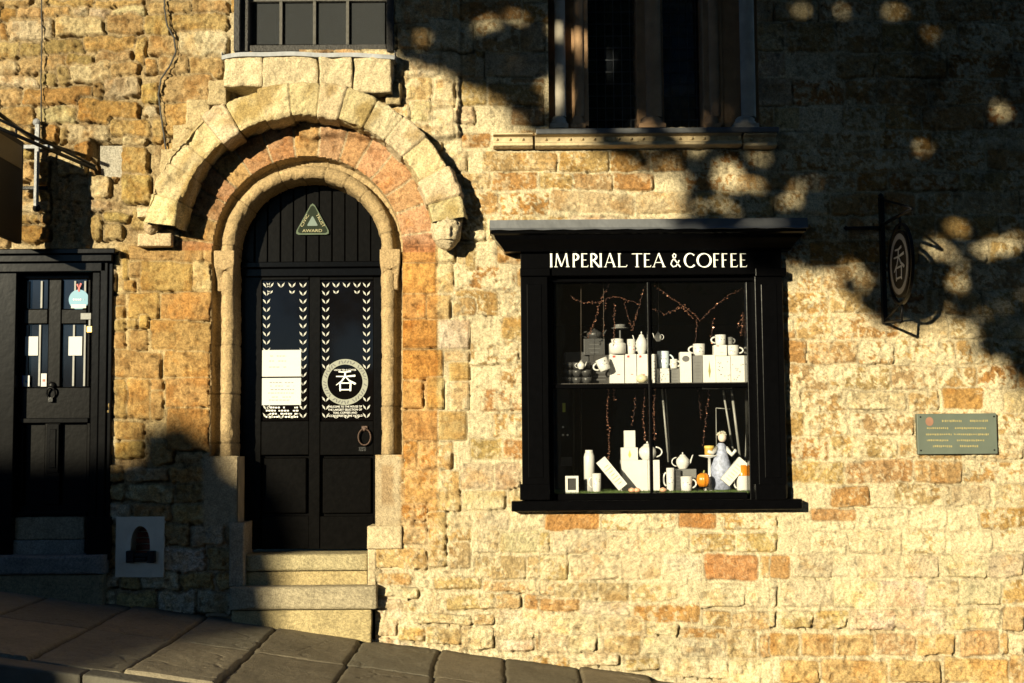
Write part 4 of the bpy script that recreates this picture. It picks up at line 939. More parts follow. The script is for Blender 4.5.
def mug(px0, px1, py0, py1, Y, side, label, on=None, m=CHINA, tilt=0, top=None):
    b = base_of((px0+px1)/2, py1, Y, on); r_ = (px1-px0)/2*sc(Y); h = P((px0+px1)/2, py0, Y)[1]-b.z; b.y = Y+r_
    t = thing('mug', b, label, 'mug', GOODS_G['mug']); M_ = Matrix.Rotation(tilt, 4, 'Y')
    mb = MB(); mb.lathe([(.0, 0), (r_*.8, 0), (r_*.9, h*.05), (r_*.97, h*.3), (r_, h), (r_*.92, h), (r_*.88, h*.3), (.0, h*.12)], b, M=M_); body = mb.build('cup_body', m, t)
    mb = MB(); c = Vector((side*r_*.95, 0, h*.52)); pts = [c+Vector((side*abs(math.sin(R(t_)))*r_*.75, 0, math.cos(R(t_))*h*.28)) for t_ in np.linspace(4, 176, 12)]
    mb.tube([b+(M_ @ p) for p in pts], max(.006, r_*.11), n=6); mb.build('handle', m, t)
    mb = MB(); q = random.Random(int(px0*5+py0))
    for k in range(5):
        aa = R(-90+q.uniform(-45, 45)); zz = q.uniform(.25, .75)*h; p = Vector((r_*1.0*math.cos(aa), r_*1.0*math.sin(aa), zz)); 
        mb.lathe([(0, 0), (.005, .003), (.0, .006)], tuple(b+(M_ @ p)), n=6)
    mb.build('printed_pattern', INK if top is None else top, t)
    return t
def teapot(px0, px1, py0, py1, Y, side, label, on=None, m=CHINA, spout=True):
    b = base_of((px0+px1)/2, py1, Y, on); r_ = (px1-px0)/2*sc(Y); h = P((px0+px1)/2, py0, Y)[1]-b.z; b.y = Y+r_
    t = thing('teapot', b, label, 'teapot', GOODS_G['teapot'])
    mb = MB(); mb.lathe([(0, 0), (r_*.6, 0), (r_*.62, h*.04), (r_*.9, h*.2), (r_, h*.4), (r_*.92, h*.58), (r_*.6, h*.72), (r_*.45, h*.76)], b, n=24); mb.build('pot_body', m, t)
    mb = MB(); mb.lathe([(r_*.5, h*.755), (r_*.42, h*.82), (r_*.15, h*.87), (.0, h*.88)], b, n=20); mb.lathe([(0, h*.86), (r_*.07, h*.88), (r_*.13, h*.94), (0, h)], b, n=12); mb.build('lid', m, t)
    mb = MB(); mb.tube([b+Vector((side*(r_*.86+math.sin(R(a))*r_*.75), 0, h*(.42+.26*math.cos(R(a))))) for a in np.linspace(5, 175, 14)], r_*.085, n=8); mb.build('handle', m, t)
    if spout:
        mb = MB(); mb.tube([b+Vector((-side*r_*k, 0, h*z_)) for k, z_ in ((.8, .3), (1.1, .38), (1.28, .58), (1.45, .78), (1.55, .82))], [r_*.22, r_*.17, r_*.11, r_*.085, r_*.075], n=10); mb.build('spout', m, t)
    return t
S = 'shelf'; FLR = 'floor'
# upper shelf, left pane
carton(565, 589, 352, 383, .30, .08, 'dim grey carton at the back of the left end of the upper display shelf', S, DIMC)
for k, (yy) in enumerate((382.8, 375.5, 368)):
    b = base_of(577, yy, .18, S if k == 0 else None); b.z = ZS+k*.05; t = thing('bowl_stack', b, 'dim grey bowls, %s tier at the left end of the upper shelf' % ('bottom', 'middle', 'top')[k], 'bowls', 'bowls stacked at the left end of the upper shelf')
    mb = MB(); 
    for q in range(3): mb.lathe([(.0, 0), (.02, 0), (.033, .025), (.036, .046), (.032, .046), (.0, .01)], (b.x+(q-1)*.066*(1-.05*k), b.y, b.z))
    mb.build('bowls', DIMC, t)
carton(590, 609.5, 355, 383, .26, .10, 'dark brown carton standing behind the hanging mug on the upper shelf', S, DIMB)
carton(584, 605, 338.5, 355, .27, .10, 'dim grey carton on top of the dark brown carton on the upper shelf', None, DIMC)
teapot(587, 603, 327.5, 338.5, .29, -1, 'dim grey teapot on top of the grey carton, upper left of the window', None, DIMC, True)
teapot(577.5, 585, 360, 369, .10, -1, 'tiny white teapot hanging in front of the bowls in the upper left pane', None, CHINA, True)
mug(600, 612, 357.5, 370, .06, -1, 'white mug hanging tilted on a string left of the white cartons', None, CHINA, tilt=R(-22))
for a, b_, lab, ar in ((610, 624.5, 'white carton with red tag, leftmost of the three under the upper left teapot', ('tag', RED)), (625.2, 636.8, 'white carton with red tag, middle of the three under the upper left teapot', ('tag', RED)), (637.4, 648.5, 'white carton with red tag next to the central mullion on the upper shelf', ('tag', RED))):
    carton(a, b_, 354, 383, .16, .09, lab, S, CARD, art=ar)
for (a, b_, c, d, lab) in ((609, 626, 343, 354, 'wide squat white tin with lid, on the left white carton of the upper shelf'),):
    b = base_of((a+b_)/2, d, .18, None); t = thing('tea_tin', b, lab, 'tin', GOODS_G['box']); r_ = (b_-a)/2*sc(.18); h = (d-c)*sc(.18)
    MB().lathe([(0, 0), (r_, 0), (r_, h*.9), (r_*.9, h)], b).build('tin_body', CHINA, t); MB().lathe([(r_*.7, h), (r_*.74, h*1.35), (r_*.3, h*1.42), (0, h*1.42)], b).build('lid', CHINA, t)
mug(627.5, 636, 339, 354, .17, 1, 'white mug with red pattern, left of the white teapot on the upper shelf', None, CHINA, top=RED)
teapot(636.5, 648, 330.5, 354, .16, 1, 'white teapot on the cartons next to the central mullion, upper left pane', None)
b = base_of(620, 329, .35, None); t = thing('cake_plate', b, 'pale plate on a thin stem in the dark behind the upper left cartons', 'cake stand'); MB().lathe([(0, 0), (.05, .0), (.06, .008), (.0, .006)], b).build('plate', GREYC, t); MB().lathe([(.0, .006), (.035, .008), (.04, .03), (.0, .035)], b).build('dome', GREYC, t); MB().tube([b+Vector((0, 0, 0)), (b.x, b.y, ZS)], .006).build('stem', GREYC, t)
b = base_of(642, 383, .07, S); t = thing('sugar_bowl', b, 'small gold patterned bowl in front of the white cartons beside the mullion', 'bowl'); MB().lathe([(0, 0), (.02, 0), (.04, .02), (.036, .045), (.012, .055), (0, .062)], b).build('bowl', mat('cream_gold', (.55, .5, .33), bump=0, rough=.3), t)
# upper shelf, right pane
teapot(655, 662, 331, 341, .10, 1, 'tiny white teapot hanging right of the mullion in the upper right pane', None, CHINA, True)
carton(652.8, 657, 354, 383, .12, .07, 'thin white carton against the mullion, left end of the upper right pane', S)
carton(657.5, 669.5, 368.5, 383, .10, .08, 'low white spotted carton under the dog mug at the left of the upper right pane', S, CARD, art=('spots', INK))
mug(658, 670, 351, 368.5, .12, 1, 'tall pale blue and white mug on the low spotted carton', None, mat('pale_blue_glaze', (.55, .65, .72), bump=0, rough=.25), top=OLIVE)
mug(670.5, 678, 359, 368.5, .11, 1, 'white mug with big handle beside the pale blue mug on the upper shelf', None)
carton(670.5, 679.5, 368.6, 383, .13, .08, 'small grey carton under the white mug with big handle', S, GREYC)
carton(680.5, 692, 352, 383, .09, .07, 'white carton with dark oval emblem, middle of the upper right pane', S, CARD, art=('oval', INK))
carton(693, 703, 355.5, 383, .11, .07, 'grey carton between the oval emblem carton and the big white ones', S, GREYC)
mug(693.8, 706, 343.5, 355.5, .12, -1, 'white mug with left handle standing on the grey carton of the upper shelf', None)
carton(703.5, 716, 355, 383, .10, .09, 'white carton with dark green leaf print, upper right pane', S, CARD, art=('leaf', OLIVE))
carton(716.4, 731, 356, 383, .09, .09, 'white spotted carton in the middle of the large group, upper right pane', S, CARD, art=('spots', INK))
carton(731.4, 746, 355.5, 383, .09, .09, 'white spotted carton at the right end of the upper shelf', S, CARD, art=('spots', INK))
carton(714, 727, 345, 355.8, .11, .07, 'small white carton with red label under the topmost mug', None, CARD, art=('tag', RED))
mug(716, 727, 334.5, 345, .11, -1, 'topmost white mug, on the small red labelled carton of the upper shelf', None)
mug(728, 740, 345, 355.4, .10, 1, 'white mug with right handle on the cartons at the right end of the upper shelf', None)
mug(728, 733.5, 337, 344.8, .16, 1, 'little cream pot behind the topmost mug of the upper shelf', None, GREYC)
# floor, left pane
def frame_(px0, px1, py0, py1, Y, lab):
    b = base_of((px0+px1)/2, py1, Y, FLR); t = thing('picture_frame', b, lab, 'frame'); w = (px1-px0)*sc(Y)/2; h = P(px0, py0, Y)[1]-b.z
    mb = MB(); k = .016
    for a in ((-w, w, 0, k), (-w, w, h-k, h), (-w, -w+k, k+.0004, h-k-.0004), (w-k, w, k+.0004, h-k-.0004)): mb.box(b.x+a[0], b.x+a[1], Y, Y+.02, b.z+a[2], b.z+a[3])
    mb.build('frame', CARD, t); MB().box(b.x-w+k, b.x+w-k, Y+.012, Y+.018, b.z+k, b.z+h-k).build('picture', DIMB, t)
frame_(565.5, 578.5, 476, 489, .06, 'small white picture frame standing on the turf at the left end')
b = base_of(589.5, 489, .20, FLR); t = thing('tea_canister', b, 'tall rounded white canister behind the small yellow handled mug', 'canister', GOODS_G['box']); h = P(589, 450, .2)[1]-b.z; r_ = 5.4*sc(.2)
MB().lathe([(0, 0), (r_, 0), (r_, h*.84), (r_*.8, h*.93), (r_*.7, h*.94)], b).build('canister_body', CHINA, t); MB().lathe([(r_*.72, h*.94), (r_*.72, h), (0, h)], b).build('lid', CHINA, t)
mug(592.5, 601.5, 473.5, 489, .07, -1, 'white mug with olive pattern on the turf before the tall canister', FLR, CHINA, top=OLIVE)
carton(606.3, 617, 456, 491, .10, .06, 'long white carton leaning back to the left on the turf', None, CARD, tilt=R(-39), art=('lines', OLIVE))
carton(622, 648, 460, 489, .20, .13, 'large plain white box on the turf left of the mullion', FLR, CARD, art=('tag', CARD))
carton(648.4, 660, 460, 489, .20, .13, 'plain white box on the turf just right of the mullion', FLR, CARD, art=('tag', CARD))
carton(621.5, 638, 447.5, 460, .21, .08, 'low white carton with gold leaf print on the large white box', None, CARD, art=('leaf', GOLD))
carton(624.5, 635.5, 430.5, 447.5, .22, .06, 'tall white bag shaped carton topping the pile left of the mullion', None, CARD, art=('tag', CARD))
teapot(639.5, 657.5, 441, 460, .17, 1, 'large round white teapot on the white boxes behind the mullion', None, CHINA, False)
for k, px in enumerate((632, 637, 663)):
    b = base_of(px, 491, .07, FLR); t = thing('tea_cup_ornament', b, 'pink gold ornament on turf, %s' % ('under the large white box, left of its pair', 'under the large white box, right of its pair', 'just right of the mullion')[k], 'ornament', 'little ornaments on the turf')
    MB().lathe([(0, 0), (.018, .0), (.026, .012), (.02, .022), (0, .03)], b, n=10).build('ornament', mat('pink_gold', (.6, .33, .2), bump=0, rough=.3, noise=.25, nscale=70), t)
# floor, right pane
mug(667, 675, 468, 488, .10, -1, 'tall slim white cup on the turf under the second teapot', FLR)
carton(675.6, 681, 470, 488, .14, .06, 'narrow dark carton between the slim cup and the low cup', FLR, DIMC)
carton(677, 696.5, 469, 480, .17, .09, 'white and grey carton carrying the second teapot', FLR, GREYC)
mug(681.5, 693, 476.5, 489, .06, 1, 'low wide white cup on the turf in front of the grey carton', FLR)
teapot(677, 690.5, 452, 469, .15, -1, 'white teapot with spout to the right, on the grey carton', None)
b = base_of(703.5, 487.5, .10, FLR); t = thing('pumpkin_ornament', b, 'orange ribbed pumpkin pot on a dark three legged stand', 'ornament')
mb = MB(); r_ = 6.4*sc(.1); n = 40
for (rr_, zz) in ((.0, .03), (.6, .032), (.95, .06), (1, .085), (.85, .115), (.35, .128), (.0, .12)): pass
prof = [(.02, .03), (.6, .032), (.93, .055), (1, .08), (.86, .108), (.4, .122), (.02, .115)]; vs = []
for rr_, zz in prof:
    for j in range(n):
        A = 2*math.pi*j/n; q = r_*rr_*(1+.07*math.cos(A*8)); vs.append((b.x+q*math.cos(A), b.y+q*math.sin(A), b.z+zz))
mb.smooth = True; mb.add(vs, [(i*n+j, i*n+(j+1) % n, (i+1)*n+(j+1) % n, (i+1)*n+j) for i in range(len(prof)-1) for j in range(n)]); mb.build('pumpkin', ORANGE, t)
MB().tube([b+Vector((0, 0, .115)), b+Vector((.008, 0, .14))], .006).build('stalk', OLIVE, t)
mb = MB(); 
for A in (200, 320, 90): mb.tube([b+Vector((.02*math.cos(R(A)), .02*math.sin(R(A)), .03)), b+Vector((.045*math.cos(R(A)), .045*math.sin(R(A)), .0))], .004)
mb.build('stand', IRON, t)
b = base_of(710, 489, .24, FLR); t = thing('cake_stand', b, 'white cake stand carrying the yellow tin, right of the second teapot', 'cake stand'); h = P(710, 455, .24)[1]-b.z
MB().lathe([(.05, 0), (.045, .01), (.012, .03), (.010, h-.02), (.07, h-.008), (.074, h), (0, h)], b).build('stand', CHINA, t)
b2 = b+Vector((0, 0, h+.001)); t = thing('yellow_tin', b2, 'round yellow gold tin on the white cake stand', 'tin', GOODS_G['box']); MB().lathe([(0, 0), (.032, 0), (.032, .05), (.0, .05)], b2).build('tin_body', YEL, t); MB().lathe([(.034, .045), (.034, .062), (0, .064)], b2).build('lid', GOLD, t)
# doll figurine
b = base_of(722, 488, .22, FLR); t = thing('doll_ornament', b, 'seated rag doll in blue and white patterned dress with curly pale hair', 'doll'); k = sc(.22)
zz = lambda py: P(722, py, .22)[1]-b.z
DRESS = mat('blue_white_print', (.28, .31, .42), bump=0, noise=.45, nscale=60)
mb = MB(); mb.lathe([(0, 0), (.07, .01), (.075, zz(468)), (.055, zz(460)), (.04, zz(452)), (.035, zz(446)), (.018, zz(443))], b); mb.build('dress', DRESS, t)
mb = MB(); mb.tube([b+Vector((-.03, -.01, zz(448))), b+Vector((-.07, -.05, zz(453))), b+Vector((-.10, -.06, zz(451)))], [.018, .014, .011]); mb.tube([b+Vector((.03, 0, zz(448))), b+Vector((.07, -.03, zz(455))), b+Vector((.09, -.06, zz(450)))], [.018, .014, .011]); mb.build('arms', CHINA, t)
mb = MB(); mb.lathe([(0, -.032), (.018, -.027), (.028, -.01), (.029, .008), (.02, .024), (0, .03)], b+Vector((.008, -.005, zz(437.5)))); mb.build('head', mat('doll_cloth', (.62, .5, .42), bump=0), t)
mb = MB(); q = random.Random(4)
for i in range(26):
    A = q.uniform(0, 2*math.pi); B = q.uniform(.2, 1.3); p = b+Vector((.008+.032*math.cos(A)*math.cos(B), .004+.03*math.sin(A)*math.cos(B), zz(436)+.03*math.sin(B))); mb.lathe([(0, -.009), (.009, 0), (0, .009)], p, n=7)
mb.build('hair', mat('doll_hair', (.4, .38, .3), bump=0), t)
carton(728.5, 739.5, 457, 486, .10, .05, 'long white carton leaning to the right against the doll', None, CARD, tilt=R(41), art=('lines', mat('faint_orange', (.6, .35, .2), bump=0)))
b = base_of(744, 489, .07, FLR); r_ = 6.2*sc(.07); b.y = .07+r_; t = thing('two_tone_mug', b, 'white mug with orange upper half at the right end of the turf', 'mug', GOODS_G['mug']); h = P(744, 465, .07)[1]-b.z
MB().lathe([(0, 0), (r_*.9, 0), (r_, h*.06), (r_, h*.58)], b).build('cup_body', CHINA, t); MB().lathe([(r_*1.0, h*.581), (r_, h), (r_*.9, h), (r_*.9, h*.6)], b).build('orange_band', ORANGE, t)
MB().tube([b+Vector((-r_*.95-abs(math.sin(R(a)))*r_*.45, 0, h*(.33+.22*math.cos(R(a))))) for a in np.linspace(5, 175, 10)], .006, n=6).build('handle', CHINA, t)
# stands of thin white rods below the shelf
def rods(name, items, lab, m=mat('white_rods', (.22, .22, .20), rough=.4, bump=0)):
    p0 = loc(items[0][2], items[0][3], items[0][5]); t = thing(name, p0, lab, 'stand')
    for (a, b_, c, d, y0, y1, r_) in items: MB().tube([W(a, b_, y0), W(c, d, y1)], r_).build('rod', m, t)
rods('folding_stand', [(662, 389, 668.5, 462, .28, .30, .007), (665.5, 389, 670, 462, .33, .33, .005)], 'folded stand of two pale rods standing behind the central teapots')
rods('tall_easel', [(723, 390, 735, 462, .28, .36, .007), (731.5, 390, 741.5, 470, .30, .38, .009), (748, 388, 745, 470, .32, .36, .005), (716, 408, 716.5, 450, .34, .34, .003), (716, 408, 730, 409, .34, .34, .003), (702, 388.6, 732, 388.4, .30, .30, .004)], 'white easel of slanting rods at the right end of the lower display')
for k, (px, lab) in enumerate(((573.5, 'left of its pair'), (581, 'right of its pair'))):
    o = MB().tube([W(px, 386, .5), W(px, 480, .5)], .006).build('curtain_pole', mat('dim_pole', (.03, .027, .02), bump=0)); tag(o, 'dim vertical pole in the dark behind the lower left pane, '+lab, 'pole', 'dim poles behind the lower left pane')
b = loc(564, 412, .3); t = thing('price_ticket', b, 'tiny yellow green ticket in the dark at the lower left pane', 'ticket'); MB().pb(562.5, 565.5, 403, 412, .3, .302).build('ticket', mat('lime_print', (.3, .36, .04), bump=0), t)
for k, px in enumerate((563, 567.5)):
    for j, py in enumerate((427, 435)):
        if k == 1 and j == 0: continue
        b = loc(px, py, .3); o = MB().lathe([(0, -.008), (.009, 0), (0, .008)], b, n=10).build('hook_knob', WHITE); tag(o, 'tiny white knob on the dark side wall below the yellow ticket', 'knob', 'tiny white knobs below the yellow ticket')
MB().pb(561, 572, 457, 466, .4, .405).build('dim_card', DIMC); bpy.data.objects['dim_card'].name = 'display_card'; tag(bpy.data.objects['display_card'], 'dim grey card in the dark above the small white picture frame', 'card')
# turf mat: blades
mb = MB(); x0, x1 = P(545, 490, .1)[0], P(757, 490, .1)[0]; mb.box(x0, x1, .055, .75, ZFL-.02, ZFL-.004); q = random.Random(9)
for k in range(5200):
    x = q.uniform(x0+.01, x1-.01); y = .06+.54*q.random()**1.8; h = q.uniform(.006, .018); dx = q.uniform(-.006, .006)
    mb.add([(x-.0015, y, ZFL-.004), (x+.0015, y, ZFL-.004), (x+dx, y-q.uniform(0, .006), ZFL-.004+h)], [(0, 1, 2)])
o = mb.build('turf_mat', TURF); tag(o, 'green artificial grass mat covering the floor of the shop window display', 'turf mat')
# copper garlands
def garland(pts, lab, seed, dens=1.0):
    q = random.Random(seed); P3 = [Vector(W(*p)) for p in pts]; fine = []
    for i in range(len(P3)-1):
        for t in np.linspace(0, 1, 14)[:-1]: fine.append(P3[i].lerp(P3[i+1], t)+Vector((q.uniform(-1, 1), q.uniform(-1, 1), q.uniform(-1, 1)))*.006)
    fine.append(P3[-1]); t_ = thing('foil_garland', P3[0], lab, 'garland', 'copper foil garlands hanging in the shop window')
    MB().tube(fine, .0011, n=5).build('string', mat('dark_copper_string', (.05, .018, .012), rough=.6, bump=0), t_)
    mb = MB()
    for p in fine:
        for _ in range(int(2*dens+q.random())):
            d = Vector((q.uniform(-1, 1), q.uniform(-1, 1), q.uniform(-1, .4))).normalized(); e = d.cross(Vector((q.uniform(-1, 1), q.uniform(-1, 1), q.uniform(-1, 1)))).normalized(); l = q.uniform(.006, .015); w = l*.22
            mb.add([p, p+d*l*.5+e*w, p+d*l, p+d*l*.5-e*w], [(0, 1, 2, 3)])
    mb.build('foil_leaves', COPPER, t_)
gl = [([(609, 283, .12), (600, 302, .12), (594, 322, .12), (588, 338, .12)], 'slanting down left from the top of the left pane', 1.6),
      ([(571, 297, .16), (584, 303, .16), (600, 302, .14), (615, 296, .14), (640, 304, .14)], 'sagging across the top of the upper left pane', .8),
      ([(614.5, 303, .12), (614, 325, .12), (613, 345, .12)], 'straight down in the middle of the upper left pane', 1.2),
      ([(605, 300, .2), (603, 335, .2)], 'short strand behind the slanting one in the upper left pane', .8),
      ([(624, 303, .2), (630, 322, .2), (633, 330, .2)], 'thin strand falling towards the upper left teapot', .6),
      ([(645, 285, .12), (637, 312, .12), (632, 330, .12)], 'thin strand beside the mullion above the upper left teapot', .9),
      ([(652, 308, .14), (665, 314, .14), (684, 305, .12), (700, 320, .12), (722, 300, .14), (742, 288, .14)], 'sagging across the upper right pane', .9),
      ([(655, 286, .12), (680, 304, .10), (692, 318, .12)], 'bright strand slanting down in the upper right pane', 1.8),
      ([(747, 290, .12), (744, 310, .12), (741, 335, .12)], 'thick strand hanging at the right end of the upper right pane', 2.0),
      ([(750, 300, .12), (737, 328, .14)], 'thin strand crossing the thick one at the upper right', 1.0),
      ([(697, 318, .16), (695, 345, .16)], 'strand hanging over the oval emblem carton', .8), ([(713, 320, .18), (711, 343, .18)], 'strand hanging behind the topmost mug', .7),
      ([(609, 386, .16), (607, 410, .16), (609, 435, .16), (608, 462, .16)], 'strand with bright flecks in the lower left pane', 1.8),
      ([(613, 386, .2), (615, 400, .2)], 'short strand just below the shelf in the lower left pane', 1.0), ([(636, 395, .2), (632, 425, .2)], 'thin strand above the white bag shaped carton', .8),
      ([(655, 388, .16), (653, 415, .16), (655, 440, .16)], 'reddish strand right behind the mullion below the shelf', 1.8), ([(645, 388, .18), (643, 418, .18), (645, 440, .18)], 'reddish strand left of the mullion below the shelf', 1.6),
      ([(709, 390, .25), (706, 415, .25), (703, 445, .25)], 'flecked strand above the orange pumpkin', 1.0), ([(698, 388, .3), (701, 420, .3)], 'faint strand beside the flecked one above the pumpkin', .6)]
for i, (pts, lab, dn) in enumerate(gl): garland(pts, 'copper foil garland '+lab, 100+i, dn)
for k, (a, b_, c, lab) in enumerate(((581, 283, 360, 'tiny teapot in the upper left pane'), (603.5, 283, 357, 'tilted mug'), (658.5, 283, 331, 'tiny teapot right of the mullion'))):
    o = MB().tube([W(a, b_, .1), W(a, c, .1)], .0012, n=4).build('hanging_string', mat('thin_string', (.1, .08, .06), bump=0)); tag(o, 'thin string holding the '+lab, 'string')

# ================================================================== THINGS ON THE WALL
# bronze plaque
x, z = P(957, 433.5, -.02); t = thing('wall_plaque', (x, -.02, z), 'rectangular green bronze plaque with faded gold writing on the right of the wall', 'plaque')
mb = MB(); mb.pb(917.5, 997, 413.5, 454, -.045, .0); pl = mb.build('plate', BRONZE, t, bevel=.002)
mb = MB(); q = random.Random(12)
for (py, segs, h) in ((421.0, ((942, 962), (970, 988)), 2.6), (428.2, ((927, 949), (955, 986)), 2.2), (434.4, ((926, 951), (954, 988)), 2.0), (440.4, ((927, 949), (957, 985)), 2.2), (446.2, ((933, 952), (960, 978)), 2.4)):
    for a, b_ in segs:
        xx = a
        while xx < b_: w = q.uniform(.6, 1.7); mb.pb(xx, xx+w, py-h/2*q.uniform(.6, 1), py+h/2*q.uniform(.5, 1), -.0465, -.0452); xx += w+q.uniform(.5, .9)
mb.build('writing', mat('faded_gold_writing', (.28, .235, .10), rough=.6, bump=0), t)
mb = MB(); xx, zz = P(929.5, 421.5, -.047); mb.prism([(xx+.026*math.cos(a), zz+.03*math.sin(a)) for a in np.linspace(0, -2*math.pi, 25)[:-1]], -.0468, -.0452); mb.build('round_crest', mat('faded_red', (.24, .12, .075), bump=0), t)
for a, b_ in ((920.5, 417), (994, 416.5), (921, 450.5), (994.5, 450)):
    xx, zz = P(a, b_, -.046); MB().lathe([(0, .004), (.005, .003), (.006, 0)], (xx, -.0455, zz), n=10, M=Matrix.Rotation(R(90), 4, 'X')).build('screw', IRON, t)
# round hanging sign on the right
X0 = P(884, 300, -.05)[0]; ztop_, zbot = P(884, 197, -.05)[1], P(886, 323, -.05)[1]; zarm = P(884, 228, -.05)[1]
t = thing('hanging_sign', (X0, -.05, zbot), 'round black hanging sign with pale character on iron bracket, right of shop window', 'sign')
mb = MB(); mb.box(X0-.014, X0+.014, -.075, -.025, zbot, ztop_); 
mb.tube([(X0-.24, -.05, zarm), (X0, -.06, zarm)], .012); mb.lathe([(0, -.018), (.018, 0), (0, .018)], (X0-.24, -.05, zarm)); mb.lathe([(0, -.02), (.02, 0), (0, .02)], (X0, -.05, ztop_+.01))
SD = .53; ys0, ys1 = -.11, -.11-SD; yc = (ys0+ys1)/2; zs = P(901, 264, yc)[1]; rz = 40.5*sc(yc)
mb.tube([(X0, -.06, zarm+.02), (X0+.02, -.66, zarm+.02)], .012); mb.tube([(X0, -.06, ztop_-.02), (X0+.01, -.4, zarm+.10), (X0+.02, -.64, zarm+.03)], .008)
mb.tube([(X0+.02, -.40, zarm+.02), (X0+.02, -.40, zs+rz)], .008)
mb.tube([(X0, -.05, zbot+.01), (X0+.03, -.34, zbot-.01)], .010); mb.tube([(X0+.03, -.34, zbot-.01), (X0+.03, -.36, zs-rz)], .008); mb.tube([(X0, -.05, zbot+.01), (X0+.03, -.36, zs-rz+.02)], .006)
mb.build('iron_bracket', IRON, t)
XS = X0+.024
def disc_yz(mb, X, r0, r1, dx, n=56, kr=1.0):
    vs = []
    for k in range(n):
        a = 2*math.pi*k/n
        for r_ in (r0, r1):
            for e in (-dx, dx): vs.append((X+e, yc+SD/2*r_*math.cos(a), zs+rz*r_*math.sin(a)))
    fs = []
    for k in range(n):
        a = 4*k; b = 4*((k+1) % n); fs += [(a, a+2, b+2, b), (a+1, b+1, b+3, a+3), (a+2, a+3, b+3, b+2), (a, b, b+1, a+1)]
    mb.add(vs, fs)
mb = MB(); disc_yz(mb, XS, .001, .84, .010); mb.build('sign_disc', SIGNBRN, t)
mb = MB(); disc_yz(mb, XS, .96, 1.02, .010); mb.tube([(XS, yc, zs+rz*.88), (XS, yc, zs+rz)], .008); mb.tube([(XS, ys0, zs), (XS, ys0+.04, zs)], .008); mb.tube([(XS, ys0, zs), (X0, -.05, zs)], .008)
for a in (90, 210, 330): mb.tube([(XS, yc+SD/2*.88*math.cos(R(a)), zs+rz*.88*math.sin(R(a))), (XS, yc+SD/2*1.0*math.cos(R(a)), zs+rz*1.0*math.sin(R(a)))], .008)
mb.build('hoop', IRON, t)
mb = MB(); disc_yz(mb, XS, .62, .76, .0115); mb.build('pale_ring', SIGNRING, t)
g = MB(); glyph(g, 0, 0, .21, 0); mb = MB(); mb.add([(XS-.0125-p[1]*-1, yc-.0+-p[0]*1.1, zs+p[2]) for p in g.v], g.f); mb.add([(XS+.0, yc+p[0]*1.1, zs+p[2]) for p in g.v], [])
mb.build('painted_character', mat('sign_pale_paint', (.5, .48, .42), bump=0), t)
# neighbouring hanging sign at the left edge
XL = P(20, 190, -.19)[0]; zt_ = P(19, 142, -.19)[1]; zb_ = P(19, 241, -.19)[1]-.02
t = thing('neighbour_sign', (XL, -.02, zt_), 'large dark hanging signboard with gold upper edge cut by the left edge of the picture', 'sign')
mb = MB(); mb.box(XL-.02, XL+.02, -.68, -.19, zb_, zt_); mb.build('signboard', SIGNBRN, t, bevel=.006)
mb = MB(); mb.box(XL+.0205, XL+.0235, -.64, -.23, zt_-.19, zt_-.04); mb.build('gold_panel', mat('dull_gold_board', (.09, .065, .025), bump=0), t)
mb = MB(); mb.tube([(XL, .02, zt_+.07), (XL, -.8, zt_+.10)], .014); mb.tube([(XL, -.28, zt_), (XL, -.28, zt_+.08)], .008); mb.tube([(XL, -.6, zt_), (XL, -.6, zt_+.10)], .008)
for (a, b_, y0) in ((88, 165, 0.01), (93, 168, 0.01)): pass
mb.build('bracket_arm', IRON, t)
for k, (a, b_, dz) in enumerate(((95, 166, .03), (95, 169, -.03))):
    tip = W(-8, 116 if k == 0 else 125, -.72); mb = MB(); mb.tube([W(a, b_, -.01), tip], .0095 if k == 0 else .013); mb.build('stay_rod', IRON, t)
# pale iron cross-shaped wall tie
x, z = P(36, 170, -.05); t = thing('iron_wall_tie', (x, -.04, z), 'pale galvanised cross shaped iron tie plate on the wall by the left edge', 'wall tie')
mb = MB(); mb.pb(34, 38.5, 124, 206, -.06, -.035); mb.build('upright', STEEL, t, bevel=.004)
mb = MB(); mb.pb(20, 53, 144.5, 148.5, -.052, -.028); mb.build('crossbar', STEEL, t, bevel=.003)
mb = MB(); mb.pb(22, 47, 186, 189.5, -.052, -.028); mb.build('crossbar', IRON, t, bevel=.003)
for py in (122, 208):
    xx, zz = P(36.2, py, -.06); MB().lathe([(0, .0), (.022, .0), (.026, .02), (.0, .03)], (xx, -.035, zz), M=Matrix.Rotation(R(90), 4, 'X')).build('bolt', STEEL if py < 150 else IRON, t)
# cables
def cable(pts, r_, lab, Y=-.04):
    q = random.Random(len(pts)); fine = []
    for i in range(len(pts)-1):
        for s in range(6):
            u = s/6; a, b = pts[i], pts[i+1]; fine.append(W(a[0]+(b[0]-a[0])*u+q.uniform(-.25, .25), a[1]+(b[1]-a[1])*u, Y+q.uniform(-.003, .003)))
    fine.append(W(*pts[-1], Y)); o = MB().tube(fine, r_, n=6).build('cable', mat('black_cable', (.03, .028, .025), bump=0, rough=.7)); tag(o, lab, 'cable')
cable([(41, -80), (41.5, 0), (42, 40), (41, 80), (41.5, 122)], .0045, 'thin straight dark cable running down to the pale iron tie')
cable([(162, -60), (165, -10), (164.5, 8), (167, 25), (174, 38), (176, 52), (170, 66), (161, 79), (158.5, 95), (161, 115), (164, 135), (166, 150)], .006, 'thin dark wavy cable wandering down the stones left of the arch')
